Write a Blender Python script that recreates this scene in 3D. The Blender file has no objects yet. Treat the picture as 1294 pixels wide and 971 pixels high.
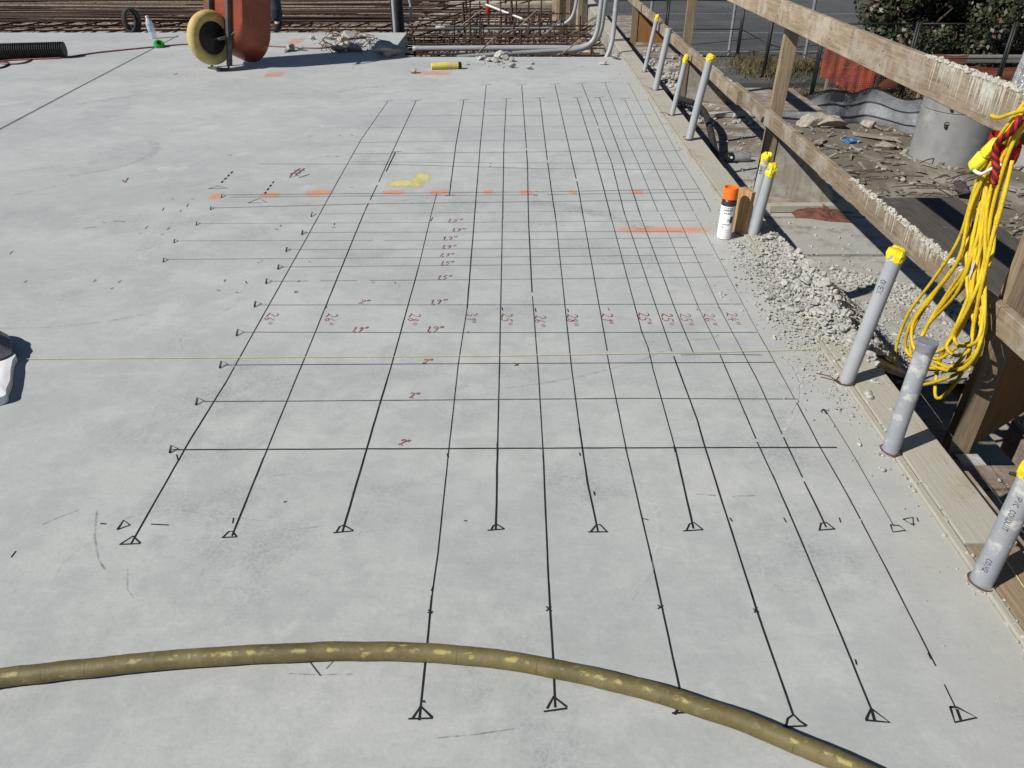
import bpy, bmesh, math, random
from mathutils import Vector, Matrix, noise as mnoise

# ------------------------------------------------------------------ camera, sky, sun
random.seed(7)
SC = bpy.context.scene
COL = SC.collection
H = 1.4                                   # eye height above the slab, metres
PITCH = math.radians(32.43)
FPX, CX, CY = 972.0, 647.0, 485.5
cam_d = bpy.data.cameras.new("camera")
cam_d.sensor_width = 36.0
cam_d.lens = FPX / 1294.0 * 36.0
cam_d.clip_start, cam_d.clip_end = 0.05, 500
cam = bpy.data.objects.new("camera", cam_d)
COL.objects.link(cam)
cam.location = (0, 0, H)
cam.rotation_euler = (math.pi / 2 - PITCH, 0, 0)
SC.camera = cam

SUN_EL = math.radians(40)
SUN_DIR = Vector((math.cos(SUN_EL) * 0.882, math.cos(SUN_EL) * 0.471, -math.sin(SUN_EL)))   # the way the light travels
world = bpy.data.worlds.new("World")
SC.world = world
world.use_nodes = True
wn = world.node_tree
bg = wn.nodes["Background"]
sky = wn.nodes.new("ShaderNodeTexSky")
sky.sky_type = 'NISHITA'
sky.sun_disc = False
sky.sun_elevation = SUN_EL
sky.altitude = 800
sky.air_density = 0.75
sky.dust_density = 0.3
sky.sun_rotation = math.atan2(-SUN_DIR.x, -SUN_DIR.y)
wn.links.new(sky.outputs[0], bg.inputs[0])
bg.inputs[1].default_value = 0.05
sun_d = bpy.data.lights.new("sun", 'SUN')
sun_d.energy = 5.0
sun_d.angle = math.radians(0.5)
sun_d.color = (1.0, 0.955, 0.89)
sun = bpy.data.objects.new("sun", sun_d)
COL.objects.link(sun)
sun.location = (-20, -10, 20)
sun.rotation_euler = SUN_DIR.to_track_quat('-Z', 'Y').to_euler()
SC.view_settings.view_transform = 'Standard'
SC.view_settings.look = 'None'
SC.view_settings.exposure = 0.17
SC.view_settings.gamma = 1.0

# ------------------------------------------------------------------ where a picture point lies on a real plane
FW = Vector((0, math.cos(PITCH), -math.sin(PITCH)))
UP = Vector((0, math.sin(PITCH), math.cos(PITCH)))
CAM = Vector((0, 0, H))
def ray(px, py):
    return FW + Vector((1, 0, 0)) * ((px - CX) / FPX) + UP * ((CY - py) / FPX)
def G(px, py, z=0.0):
    d = ray(px, py)
    return CAM + d * ((z - H) / d.z)
def PXX(px, py, X):
    d = ray(px, py)
    return CAM + d * (X / d.x)
def PYY(px, py, Y):
    d = ray(px, py)
    return CAM + d * (Y / d.y)

# ------------------------------------------------------------------ materials
def _nt(name):
    m = bpy.data.materials.new(name)
    m.use_nodes = True
    return m, m.node_tree, m.node_tree.nodes["Principled BSDF"]
def _coords(nt, stretch=(1, 1, 1), kind='Object'):
    tc = nt.nodes.new("ShaderNodeTexCoord")
    mp = nt.nodes.new("ShaderNodeMapping")
    mp.inputs['Scale'].default_value = stretch
    nt.links.new(tc.outputs[kind], mp.inputs[0])
    return mp.outputs[0]
def _noise(nt, vec, scale, detail=6, rough=.6):
    n = nt.nodes.new("ShaderNodeTexNoise")
    n.inputs['Scale'].default_value = scale
    n.inputs['Detail'].default_value = detail
    n.inputs['Roughness'].default_value = rough
    nt.links.new(vec, n.inputs['Vector'])
    return n.outputs['Fac']
def _ramp(nt, fac, lo, hi, a=0.0, b=1.0):
    r = nt.nodes.new("ShaderNodeMapRange")
    r.interpolation_type = 'SMOOTHSTEP'
    r.inputs['From Min'].default_value = lo
    r.inputs['From Max'].default_value = hi
    r.inputs['To Min'].default_value = a
    r.inputs['To Max'].default_value = b
    nt.links.new(fac, r.inputs['Value'])
    return r.outputs['Result']
def _mix(nt, fac, a, b, mode='MIX'):
    m = nt.nodes.new("ShaderNodeMix")
    m.data_type = 'RGBA'
    m.blend_type = mode
    for sock, v in ((m.inputs['Factor'], fac), (m.inputs[6], a), (m.inputs[7], b)):
        if isinstance(v, (int, float)):
            sock.default_value = v
        elif isinstance(v, (tuple, list)):
            sock.default_value = (v[0], v[1], v[2], 1)
        else:
            nt.links.new(v, sock)
    return m.outputs[2]
def _math(nt, op, a, b=0.0):
    m = nt.nodes.new("ShaderNodeMath")
    m.operation = op
    for s, v in ((m.inputs[0], a), (m.inputs[1], b)):
        if isinstance(v, (int, float)):
            s.default_value = v
        else:
            nt.links.new(v, s)
    return m.outputs[0]
def _bump(nt, bsdf, h, strength, dist=.01):
    b = nt.nodes.new("ShaderNodeBump")
    b.inputs['Strength'].default_value = strength
    b.inputs['Distance'].default_value = dist
    nt.links.new(h, b.inputs['Height'])
    nt.links.new(b.outputs[0], bsdf.inputs['Normal'])
def pm(name, c1, c2=None, scale=6, detail=8, lo=.35, hi=.65, rough=.75, bump=.25, bscale=None, bdist=.01,
       stretch=(1, 1, 1), metal=0.0, c3=None, s3=2.0, lo3=.55, hi3=.7, rnd=0.0, spec=.3):
    m, nt, b = _nt(name)
    v = _coords(nt, stretch)
    n = _noise(nt, v, scale, detail)
    col = _mix(nt, _ramp(nt, n, lo, hi), c1, c2 or tuple(x * .7 for x in c1))
    if c3:
        v3 = _coords(nt)
        col = _mix(nt, _ramp(nt, _noise(nt, v3, s3, 7), lo3, hi3), col, c3)
    if rnd:
        oi = nt.nodes.new("ShaderNodeObjectInfo")
        f = _math(nt, 'MULTIPLY_ADD', oi.outputs['Random'], rnd)
        f.node.inputs[2].default_value = 1 - rnd / 2
        hs = nt.nodes.new("ShaderNodeHueSaturation")
        nt.links.new(f, hs.inputs['Value'])
        nt.links.new(col, hs.inputs['Color'])
        col = hs.outputs[0]
    nt.links.new(col, b.inputs['Base Color'])
    b.inputs['Roughness'].default_value = rough
    b.inputs['Metallic'].default_value = metal
    b.inputs['Specular IOR Level'].default_value = spec
    if bump:
        _bump(nt, b, _noise(nt, v, bscale or scale * 4, 8), bump, bdist)
    return m

def slab_material():
    m, nt, b = _nt("slab_concrete")
    v = _coords(nt)
    vs = _coords(nt, (.7, 1.3, 1))
    vt = _coords(nt, (1.6, 5.5, 1))
    big = _ramp(nt, _noise(nt, vs, .9, 7, .62), .36, .66)
    col = _mix(nt, big, (.46, .462, .455), (.375, .383, .382))
    med = _ramp(nt, _noise(nt, v, 5.0, 11, .78), .41, .62)
    cl = _ramp(nt, _noise(nt, v, 13, 8, .7), .42, .66)
    col = _mix(nt, _math(nt, 'MULTIPLY', cl, .26), col, (.53, .535, .53))
    col = _mix(nt, _math(nt, 'MULTIPLY', med, .52), col, (.30, .312, .315))
    stk = _ramp(nt, _noise(nt, vt, 3.0, 8, .7), .52, .78)
    col = _mix(nt, _math(nt, 'MULTIPLY', stk, .36), col, (.56, .56, .55))
    # fine crackle in damp-dried patches
    vo = nt.nodes.new("ShaderNodeTexVoronoi")
    vo.feature = 'DISTANCE_TO_EDGE'
    vo.inputs['Scale'].default_value = 62
    wob = nt.nodes.new("ShaderNodeMix"); wob.data_type = 'VECTOR'; wob.inputs['Factor'].default_value = .035
    nz = nt.nodes.new("ShaderNodeTexNoise"); nz.inputs['Scale'].default_value = 14; nz.inputs['Detail'].default_value = 4
    nt.links.new(v, nz.inputs['Vector'])
    nt.links.new(v, wob.inputs[4]); nt.links.new(nz.outputs['Color'], wob.inputs[5])
    nt.links.new(wob.outputs[1], vo.inputs['Vector'])
    crack = _ramp(nt, vo.outputs['Distance'], .01, .14, 1, 0)
    pm_ = _ramp(nt, _noise(nt, v, 1.7, 7, .66), .47, .64)
    col = _mix(nt, _math(nt, 'MULTIPLY', _math(nt, 'MULTIPLY', pm_, _ramp(nt, _noise(nt, v, 9, 9, .75), .3, .62)), .72), col, (.245, .26, .263))
    col = _mix(nt, _math(nt, 'MULTIPLY', _math(nt, 'MULTIPLY', crack, pm_), .42), col, (.5, .5, .49))
    # pale cement splotches
    sp = _ramp(nt, _noise(nt, v, 3.1, 4, .5), .66, .70)
    col = _mix(nt, _math(nt, 'MULTIPLY', sp, .35), col, (.55, .55, .54))
    # dust towards the formwork edge
    sx = nt.nodes.new("ShaderNodeSeparateXYZ"); nt.links.new(v, sx.inputs[0])
    du = _math(nt, 'ADD', sx.outputs[0], _math(nt, 'MULTIPLY', _noise(nt, v, 4, 7, .65), .55))
    dust = _ramp(nt, du, 1.08, 1.42)
    col = _mix(nt, _math(nt, 'MULTIPLY', dust, .75), col, (.40, .39, .345))
    dk = _ramp(nt, _noise(nt, v, 26, 8, .7), .56, .72)
    col = _mix(nt, _math(nt, 'MULTIPLY', _math(nt, 'MULTIPLY', dk, dust), .5), col, (.25, .24, .205))
    # the long dull band drawn across by the trowel
    sy = _math(nt, 'ADD', sx.outputs[1], _math(nt, 'MULTIPLY', _noise(nt, vs, 1.4, 6), 1.6))
    bandf = _math(nt, 'MULTIPLY', _ramp(nt, sy, 4.45, 4.8), _ramp(nt, sy, 4.8, 5.5, 1, 0))
    lft = _ramp(nt, sx.outputs[0], -1.6, -.7, 1, 0)
    col = _mix(nt, _math(nt, 'MULTIPLY', _math(nt, 'MULTIPLY', bandf, lft), .38), col, (.29, .295, .295))
    fine = _ramp(nt, _noise(nt, v, 95, 6, .75), .42, .7)
    col = _mix(nt, _math(nt, 'MULTIPLY', fine, .30), col, (.30, .305, .305))
    col = _mix(nt, 1.0, col, (.968, .994, .985), 'MULTIPLY')
    nt.links.new(col, b.inputs['Base Color'])
    b.inputs['Sheen Weight'].default_value = .35      # sheen put in to brighten the slab at grazing view, as dust would
    b.inputs['Sheen Roughness'].default_value = .45
    rg = _ramp(nt, med, 0, 1, .62, .8)
    nt.links.new(rg, b.inputs['Roughness'])
    b.inputs['Specular IOR Level'].default_value = .3
    hh = _math(nt, 'ADD', _math(nt, 'MULTIPLY', _noise(nt, v, 60, 8, .7), .5), _math(nt, 'MULTIPLY', _noise(nt, vt, 5, 5), .8))
    _bump(nt, b, hh, .22, .006)
    return m

def wood(name, c1, c2, axis, knots=True, dust=None, dustamt=.5, rough=.8, rnd=.25):
    """grain along the named axis"""
    m, nt, b = _nt(name)
    st = {'x': (.6, 14, 14), 'y': (14, .6, 14), 'z': (14, 14, .6)}[axis]
    v = _coords(nt, st)
    g = _ramp(nt, _noise(nt, v, 5, 10, .7), .3, .72)
    col = _mix(nt, g, c1, c2)
    g2 = _ramp(nt, _noise(nt, v, 11, 8, .65), .52, .66)
    col = _mix(nt, _math(nt, 'MULTIPLY', g2, .7), col, tuple(x * .5 for x in c2))
    v2 = _coords(nt)
    col = _mix(nt, _math(nt, 'MULTIPLY', _ramp(nt, _noise(nt, v2, 2.2, 6), .45, .7), .45), col, tuple(x * .6 for x in c1))
    if dust:
        d = _ramp(nt, _noise(nt, v2, 4.5, 9, .7), .62 - dustamt * .4, .80 - dustamt * .4)
        col = _mix(nt, d, col, dust)
    oi = nt.nodes.new("ShaderNodeObjectInfo")
    f = _math(nt, 'MULTIPLY_ADD', oi.outputs['Random'], rnd)
    f.node.inputs[2].default_value = 1 - rnd / 2
    hs = nt.nodes.new("ShaderNodeHueSaturation")
    nt.links.new(f, hs.inputs['Value']); nt.links.new(col, hs.inputs['Color'])
    nt.links.new(hs.outputs[0], b.inputs['Base Color'])
    b.inputs['Roughness'].default_value = rough
    b.inputs['Specular IOR Level'].default_value = .2
    _bump(nt, b, _noise(nt, v, 9, 9, .7), .45, .006)
    return m

M = {}
M['slab'] = slab_material()
M['edge_concrete'] = pm("edge_concrete", (.36, .35, .31), (.24, .23, .20), 5, stretch=(1, 1, 1), bump=.4)
M['ink'] = pm("black_marker_ink", (.016, .016, .018), (.045, .045, .048), 40, lo=.5, hi=.8, rough=.55, bump=0)
M['ink_thin'] = pm("worn_marker_ink", (.05, .05, .052), (.15, .15, .155), 25, lo=.4, hi=.75, rough=.6, bump=0)
M['red_ink'] = pm("red_marker_ink", (.22, .035, .042), (.33, .10, .10), 60, rough=.6, bump=0)
M['plum_ink'] = pm("plum_marker_ink", (.14, .045, .075), (.25, .14, .16), 60, rough=.6, bump=0)
def smear(name, col, a):
    m, nt, b = _nt(name)
    b.inputs['Base Color'].default_value = (*col, 1)
    b.inputs['Roughness'].default_value = .8
    nt.links.new(_ramp(nt, _noise(nt, _coords(nt), 40, 7, .75), .35, .75, 0, a), b.inputs['Alpha'])
    return m
M['scuff'] = smear("grey_scuff", (.17, .175, .175), .75)
M['trowel'] = smear("trowel_sweep", (.60, .60, .59), .34)
M['trowel_dark'] = smear("trowel_sweep_dark", (.20, .207, .21), .26)
M['hairline'] = smear("hairline_crack", (.10, .105, .105), .7)
M['pale_scuff'] = smear("pale_scuff", (.64, .64, .63), 1.0)
def paint_mat(name, col, cover, scale=30):
    m, nt, b = _nt(name)
    v = _coords(nt)
    tc = nt.nodes.new("ShaderNodeAttribute"); tc.attribute_name = "edge"
    n = _noise(nt, v, scale, 8, .75)
    a = _math(nt, 'ADD', _math(nt, 'MULTIPLY', tc.outputs['Fac'], 1.0), _math(nt, 'MULTIPLY', _math(nt, 'SUBTRACT', n, .5), 2.0))
    al = _ramp(nt, a, .22, 1.0, 0, cover)
    nt.links.new(al, b.inputs['Alpha'])
    nt.links.new(_mix(nt, _ramp(nt, n, .4, .7), col, tuple(min(1, x * 1.15 + .03) for x in col)), b.inputs['Base Color'])
    b.inputs['Roughness'].default_value = .7
    return m
M['orange_paint'] = paint_mat("orange_spray_paint", (.82, .32, .15), .50, 45)
M['orange_faint'] = paint_mat("worn_orange_paint", (.72, .33, .20), .5, 20)
M['yellow_paint'] = paint_mat("yellow_paint", (.60, .56, .24), .85, 16)
M['form_wood'] = wood("form_board_wood", (.40, .36, .28), (.28, .24, .17), 'y', dust=(.37, .355, .30), dustamt=.75)
M['form_brown'] = wood("form_board_brown", (.30, .23, .15), (.17, .125, .08), 'y', dust=(.36, .34, .28), dustamt=.25)
M['rail_wood'] = wood("rail_wood", (.32, .255, .18), (.19, .148, .10), 'y', dust=(.36, .32, .26), dustamt=.4)
M['post_wood'] = wood("post_wood", (.33, .26, .17), (.19, .145, .095), 'z')
M['block_wood'] = wood("block_wood", (.46, .30, .15), (.30, .18, .08), 'z')
M['deck_wood'] = wood("deck_plywood", (.235, .185, .145), (.15, .115, .09), 'x', dust=(.30, .285, .25), dustamt=.45, rnd=.4)
M['deck_dusty'] = wood("deck_dusty", (.27, .245, .205), (.17, .15, .12), 'x', dust=(.36, .35, .315), dustamt=.72, rnd=.15)
M['dark_ply'] = wood("dark_form_ply", (.10, .088, .078), (.06, .05, .045), 'y', dust=(.30, .29, .27), dustamt=.08)
M['gusset_grey'] = wood("gusset_grey", (.24, .22, .185), (.19, .17, .14), 'z', dust=(.30, .285, .25), dustamt=.45)
M['gusset_brown'] = wood("gusset_brown", (.27, .135, .05), (.20, .095, .035), 'z')
M['pit_ply'] = wood("pit_plywood", (.40, .32, .25), (.28, .22, .165), 'x', dust=(.46, .43, .38), dustamt=.5)
M['beam_grey'] = wood("weathered_beam", (.34, .30, .245), (.20, .17, .13), 'x', dust=(.40, .37, .32), dustamt=.3)
M['rebar'] = pm("rusty_rebar", (.085, .05, .036), (.045, .03, .025), 30, rough=.85, bump=.3, rnd=.5)
M['rebar_pale'] = pm("dusty_rebar", (.30, .25, .20), (.15, .11, .08), 30, rough=.85, bump=.3, rnd=.3)
M['wire'] = pm("rusty_tie_wire", (.15, .07, .045), (.08, .04, .03), 60, rough=.8, bump=0)
M['pvc'] = pm("grey_pvc", (.335, .35, .372), (.29, .305, .325), 5, rough=.42, bump=.06, c3=(.43, .43, .42), s3=9, lo3=.6, hi3=.74, spec=.45)
M['pvc_dirty'] = pm("mortar_splashed_pvc", (.28, .30, .33), (.24, .255, .28), 5, rough=.5, bump=.2, c3=(.46, .455, .43), s3=16, lo3=.52, hi3=.62, spec=.4)
M['tape_yellow'] = pm("yellow_tape", (.82, .66, .015), (.70, .52, .01), 25, rough=.4, bump=.5, bscale=40, spec=.5)
M['tape_grey'] = pm("duct_tape", (.22, .23, .26), (.17, .18, .20), 20, rough=.35, bump=.4)
M['print_black'] = pm("black_print", (.02, .02, .022), (.06, .06, .06), 200, rough=.6, bump=0)
M['cord_yellow'] = pm("yellow_cord", (.66, .47, .02), (.54, .375, .018), 18, rough=.58, bump=.3, spec=.3, c3=(.36, .28, .09), s3=30, lo3=.58, hi3=.72)
M['plug_yellow'] = pm("yellow_plug", (.80, .72, .05), (.72, .62, .04), 12, rough=.4, bump=.1)
M['red_strap'] = pm("red_strap", (.46, .018, .015), (.30, .012, .012), 30, rough=.6, bump=.5, bscale=90)
M['dark_red_rope'] = pm("dark_red_rope", (.10, .018, .02), (.05, .012, .014), 90, rough=.8, bump=.6)
M['white_plastic'] = pm("white_plastic", (.72, .72, .70), (.60, .60, .58), 12, rough=.5, bump=.1)
def hose_material():
    m, nt, b = _nt("olive_hose")
    at = nt.nodes.new("ShaderNodeAttribute"); at.attribute_name = "s"
    v = _coords(nt)
    col = _mix(nt, _ramp(nt, _noise(nt, v, 9, 8, .7), .35, .65), (.098, .080, .028), (.150, .122, .046))
    # fine fabric wrap and worn yellow flecks
    ring = _ramp(nt, _math(nt, 'FRACT', _math(nt, 'MULTIPLY', at.outputs['Fac'], 11.5)), .0, .06, 1, 0)
    rn = _ramp(nt, _noise(nt, v, 13, 3), .45, .6)
    col = _mix(nt, _math(nt, 'MULTIPLY', _math(nt, 'MULTIPLY', ring, rn), .8), col, (.06, .05, .02))
    an = nt.nodes.new("ShaderNodeAttribute"); an.attribute_name = "ang"
    dst = _math(nt, 'ABSOLUTE', _math(nt, 'SUBTRACT', an.outputs['Fac'], .83))
    band = _ramp(nt, _math(nt, 'ADD', dst, _math(nt, 'MULTIPLY', _math(nt, 'SUBTRACT', _noise(nt, v, 60, 5, .7), .5), .12)), .012, .055, 1, 0)
    brk = _ramp(nt, _noise(nt, v, 22, 5, .65), .53, .61)
    fl = _math(nt, 'MAXIMUM', _math(nt, 'MULTIPLY', band, brk), _ramp(nt, _noise(nt, _coords(nt, (.8, 2.6, 1)), 34, 6, .6), .62, .72))
    col = _mix(nt, _math(nt, 'MULTIPLY', fl, .62), col, (.45, .38, .13))
    dr = _ramp(nt, _noise(nt, v, 45, 6, .7), .55, .75)
    col = _mix(nt, _math(nt, 'MULTIPLY', dr, .4), col, (.30, .28, .20))
    nt.links.new(col, b.inputs['Base Color'])
    b.inputs['Roughness'].default_value = .6
    _bump(nt, b, _noise(nt, v, 70, 6, .7), .3, .004)
    return m
M['hose'] = hose_material()
M['can_white'] = pm("can_white", (.74, .74, .73), (.68, .68, .67), 20, rough=.3, bump=0, spec=.5)
M['can_black'] = pm("can_black", (.02, .02, .022), (.035, .035, .035), 20, rough=.35, bump=0, spec=.5)
M['can_grey'] = pm("can_grey", (.36, .36, .37), (.5, .5, .5), 60, rough=.35, bump=0)
M['can_steel'] = pm("can_steel", (.55, .55, .56), (.45, .45, .46), 20, rough=.3, bump=0, metal=.8)
M['cap_orange'] = pm("orange_cap", (.90, .17, .012), (.82, .14, .01), 10, rough=.38, bump=0, spec=.5)
M['stone'] = pm("crushed_concrete", (.44, .43, .40), (.31, .30, .275), 30, rough=.9, bump=.6, bscale=90)
M['stone_dirt'] = pm("dirt_stone", (.36, .33, .27), (.22, .20, .16), 12, rough=.9, bump=.6)
M['rag'] = pm("brown_rag", (.15, .062, .045), (.085, .036, .028), 20, rough=.9, bump=.4, bscale=120)
M['black_plastic'] = pm("black_plastic", (.009, .009, .01), (.018, .018, .018), 20, rough=.5, bump=.1, spec=.3)
M['black_rubber'] = pm("black_rubber", (.018, .018, .019), (.035, .033, .03), 20, rough=.7, bump=.2)
M['tyre'] = pm("yellow_tyre", (.54, .42, .17), (.44, .33, .12), 14, rough=.6, bump=.2, c3=(.36, .29, .17), s3=6)
M['tray'] = pm("red_tray_paint", (.25, .058, .028), (.18, .042, .024), 7, rough=.42, bump=.15, c3=(.28, .13, .10), s3=4, lo3=.6, hi3=.72, spec=.4)
M['frame_steel'] = pm("dark_frame_steel", (.075, .08, .085), (.13, .125, .115), 16, rough=.5, bump=.2, metal=.3)
M['clear_bottle'] = None
def clear(name, tint, a):
    m, nt, b = _nt(name)
    v = _coords(nt)
    b.inputs['Base Color'].default_value = (*tint, 1)
    b.inputs['Roughness'].default_value = .12
    nt.links.new(_ramp(nt, _noise(nt, v, 18, 3), .3, .7, a - .15, a + .2), b.inputs['Alpha'])
    b.inputs['Specular IOR Level'].default_value = .7
    return m
M['clear_bottle'] = clear("clear_plastic_bottle", (.55, .66, .78), .5)
M['clear_grey'] = clear("smoky_plastic", (.30, .31, .32), .75)
M['green'] = pm("green_tape", (.03, .34, .05), (.02, .22, .03), 25, rough=.5, bump=.3)
M['pink_cord'] = pm("pink_cord", (.30, .13, .13), (.20, .08, .085), 40, rough=.7, bump=.2)
M['string'] = pm("grey_string", (.09, .085, .08), (.14, .13, .12), 50, rough=.9, bump=0)
M['yellow_string'] = pm("yellow_string", (.58, .53, .26), (.50, .45, .22), 50, rough=.8, bump=0)
M['yellow_tube'] = pm("yellow_tube", (.66, .56, .11), (.54, .45, .09), 10, rough=.5, bump=.2, c3=(.45, .38, .2), s3=9)
M['paper_white'] = pm("white_paper", (.80, .80, .80), (.72, .72, .73), 5, rough=.7, bump=.15)
M['cloth_grey'] = pm("slate_cloth", (.16, .165, .19), (.12, .125, .145), 12, rough=.85, bump=.3, bscale=150)
M['mortar'] = pm("splashed_mortar", (.50, .48, .42), (.37, .35, .30), 18, rough=.9, bump=.6, bscale=60)
M['dirt'] = pm("dirt", (.165, .145, .112), (.105, .092, .07), 1.1, lo=.3, hi=.7, rough=.95, bump=.7, bscale=7, bdist=.06, c3=(.27, .25, .21), s3=.55, lo3=.5, hi3=.66)
M['asphalt'] = pm("old_asphalt", (.085, .088, .09), (.065, .067, .07), .6, rough=.9, bump=.4, bscale=60, c3=(.115, .115, .112), s3=.25, lo3=.5, hi3=.7)
M['line_white'] = pm("faded_line_paint", (.26, .26, .26), (.17, .17, .17), 5, rough=.8, bump=0)
M['fence_black'] = pm("black_fence_steel", (.013, .015, .015), (.02, .022, .022), 10, rough=.5, bump=0)
M['galv'] = pm("galvanised_steel", (.36, .38, .40), (.28, .29, .31), 9, rough=.45, bump=.05, metal=.4)
M['ring'] = pm("precast_concrete", (.245, .25, .245), (.195, .20, .198), 2.2, rough=.85, bump=.3, bscale=20, c3=(.31, .31, .30), s3=1.5, lo3=.55, hi3=.68)
M['ring_dark'] = pm("lift_hole", (.02, .02, .02), (.03, .03, .03), 5, rough=.9, bump=0)
M['silt'] = pm("grey_silt_fabric", (.185, .195, .21), (.13, .14, .155), 3.5, rough=.5, bump=.7, bscale=5, bdist=.06, spec=.4)
M['silt_band'] = pm("black_band", (.012, .012, .014), (.02, .02, .02), 5, rough=.6, bump=0)
M['silver'] = pm("silver_tarp", (.55, .56, .58), (.40, .41, .43), 8, rough=.28, bump=.8, bscale=9, bdist=.04, metal=.6)
M['barrier'] = pm("barrier_concrete", (.22, .21, .19), (.16, .15, .135), 4, rough=.9)
M['block'] = pm("block_concrete", (.33, .335, .335), (.27, .275, .275), 3, rough=.9)
M['blue'] = pm("blue_scrap", (.05, .16, .38), (.04, .11, .28), 10, rough=.6)
M['twig'] = pm("grey_twig", (.14, .11, .085), (.08, .065, .05), 20, rough=.9)
M['bark'] = pm("bark", (.10, .075, .055), (.05, .04, .03), 12, rough=.9, bump=.6)
M['weed'] = pm("dry_weeds", (.16, .13, .06), (.09, .085, .035), 1.5, rough=.8, bump=0)
M['skin'] = pm("skin", (.50, .32, .24), (.44, .27, .20), 10, rough=.5, bump=.1)
M['camo'] = pm("patterned_trousers", (.018, .022, .034), (.035, .05, .07), 7, lo=.45, hi=.5, rough=.85, bump=.2, c3=(.09, .15, .20), s3=11, lo3=.60, hi3=.64)
M['jacket'] = pm("dark_jacket", (.05, .055, .07), (.035, .04, .05), 7, rough=.85)
M['boot'] = pm("boot_leather", (.022, .02, .02), (.035, .03, .028), 20, rough=.6)
M['hat'] = pm("white_hard_hat", (.75, .75, .74), (.7, .7, .69), 4, rough=.3, bump=0)
def net_material(name, ca_, cb_, gap_):
    m, nt, b = _nt(name)
    v = _coords(nt)
    col = _mix(nt, _ramp(nt, _noise(nt, v, 2.2, 6), .35, .65), ca_, cb_)
    nt.links.new(col, b.inputs['Base Color'])
    b.inputs['Roughness'].default_value = .6
    sx = nt.nodes.new("ShaderNodeSeparateXYZ"); nt.links.new(v, sx.inputs[0])
    holes = None
    for ax in (0, 2):
        f = _math(nt, 'FRACT', _math(nt, 'MULTIPLY', sx.outputs[ax], 18.0))
        g = _math(nt, 'GREATER_THAN', f, gap_)
        holes = g if holes is None else _math(nt, 'MULTIPLY', holes, g)
    nt.links.new(_math(nt, 'SUBTRACT', 1.0, holes), b.inputs['Alpha'])
    return m
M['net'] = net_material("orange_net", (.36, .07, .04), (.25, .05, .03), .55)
M['net_brown'] = net_material("brownish_orange_net", (.27, .075, .035), (.17, .05, .025), .6)  # browner and darker than the bright orange net
def leaf_material(name, c1, c2, c3):
    m, nt, b = _nt(name)
    gi = nt.nodes.new("ShaderNodeNewGeometry")
    col = _mix(nt, gi.outputs['Random Per Island'], c1, c2)
    col = _mix(nt, _math(nt, 'GREATER_THAN', _math(nt, 'FRACT', _math(nt, 'MULTIPLY', gi.outputs['Random Per Island'], 17.3)), .9), col, c3)
    nt.links.new(col, b.inputs['Base Color'])
    b.inputs['Roughness'].default_value = .5
    return m
M['leaf'] = leaf_material("shade_dark_leaves", (.026, .036, .016), (.05, .06, .026), (.13, .075, .055))  # leaf colours darkened in place of the shade over the trees

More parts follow.
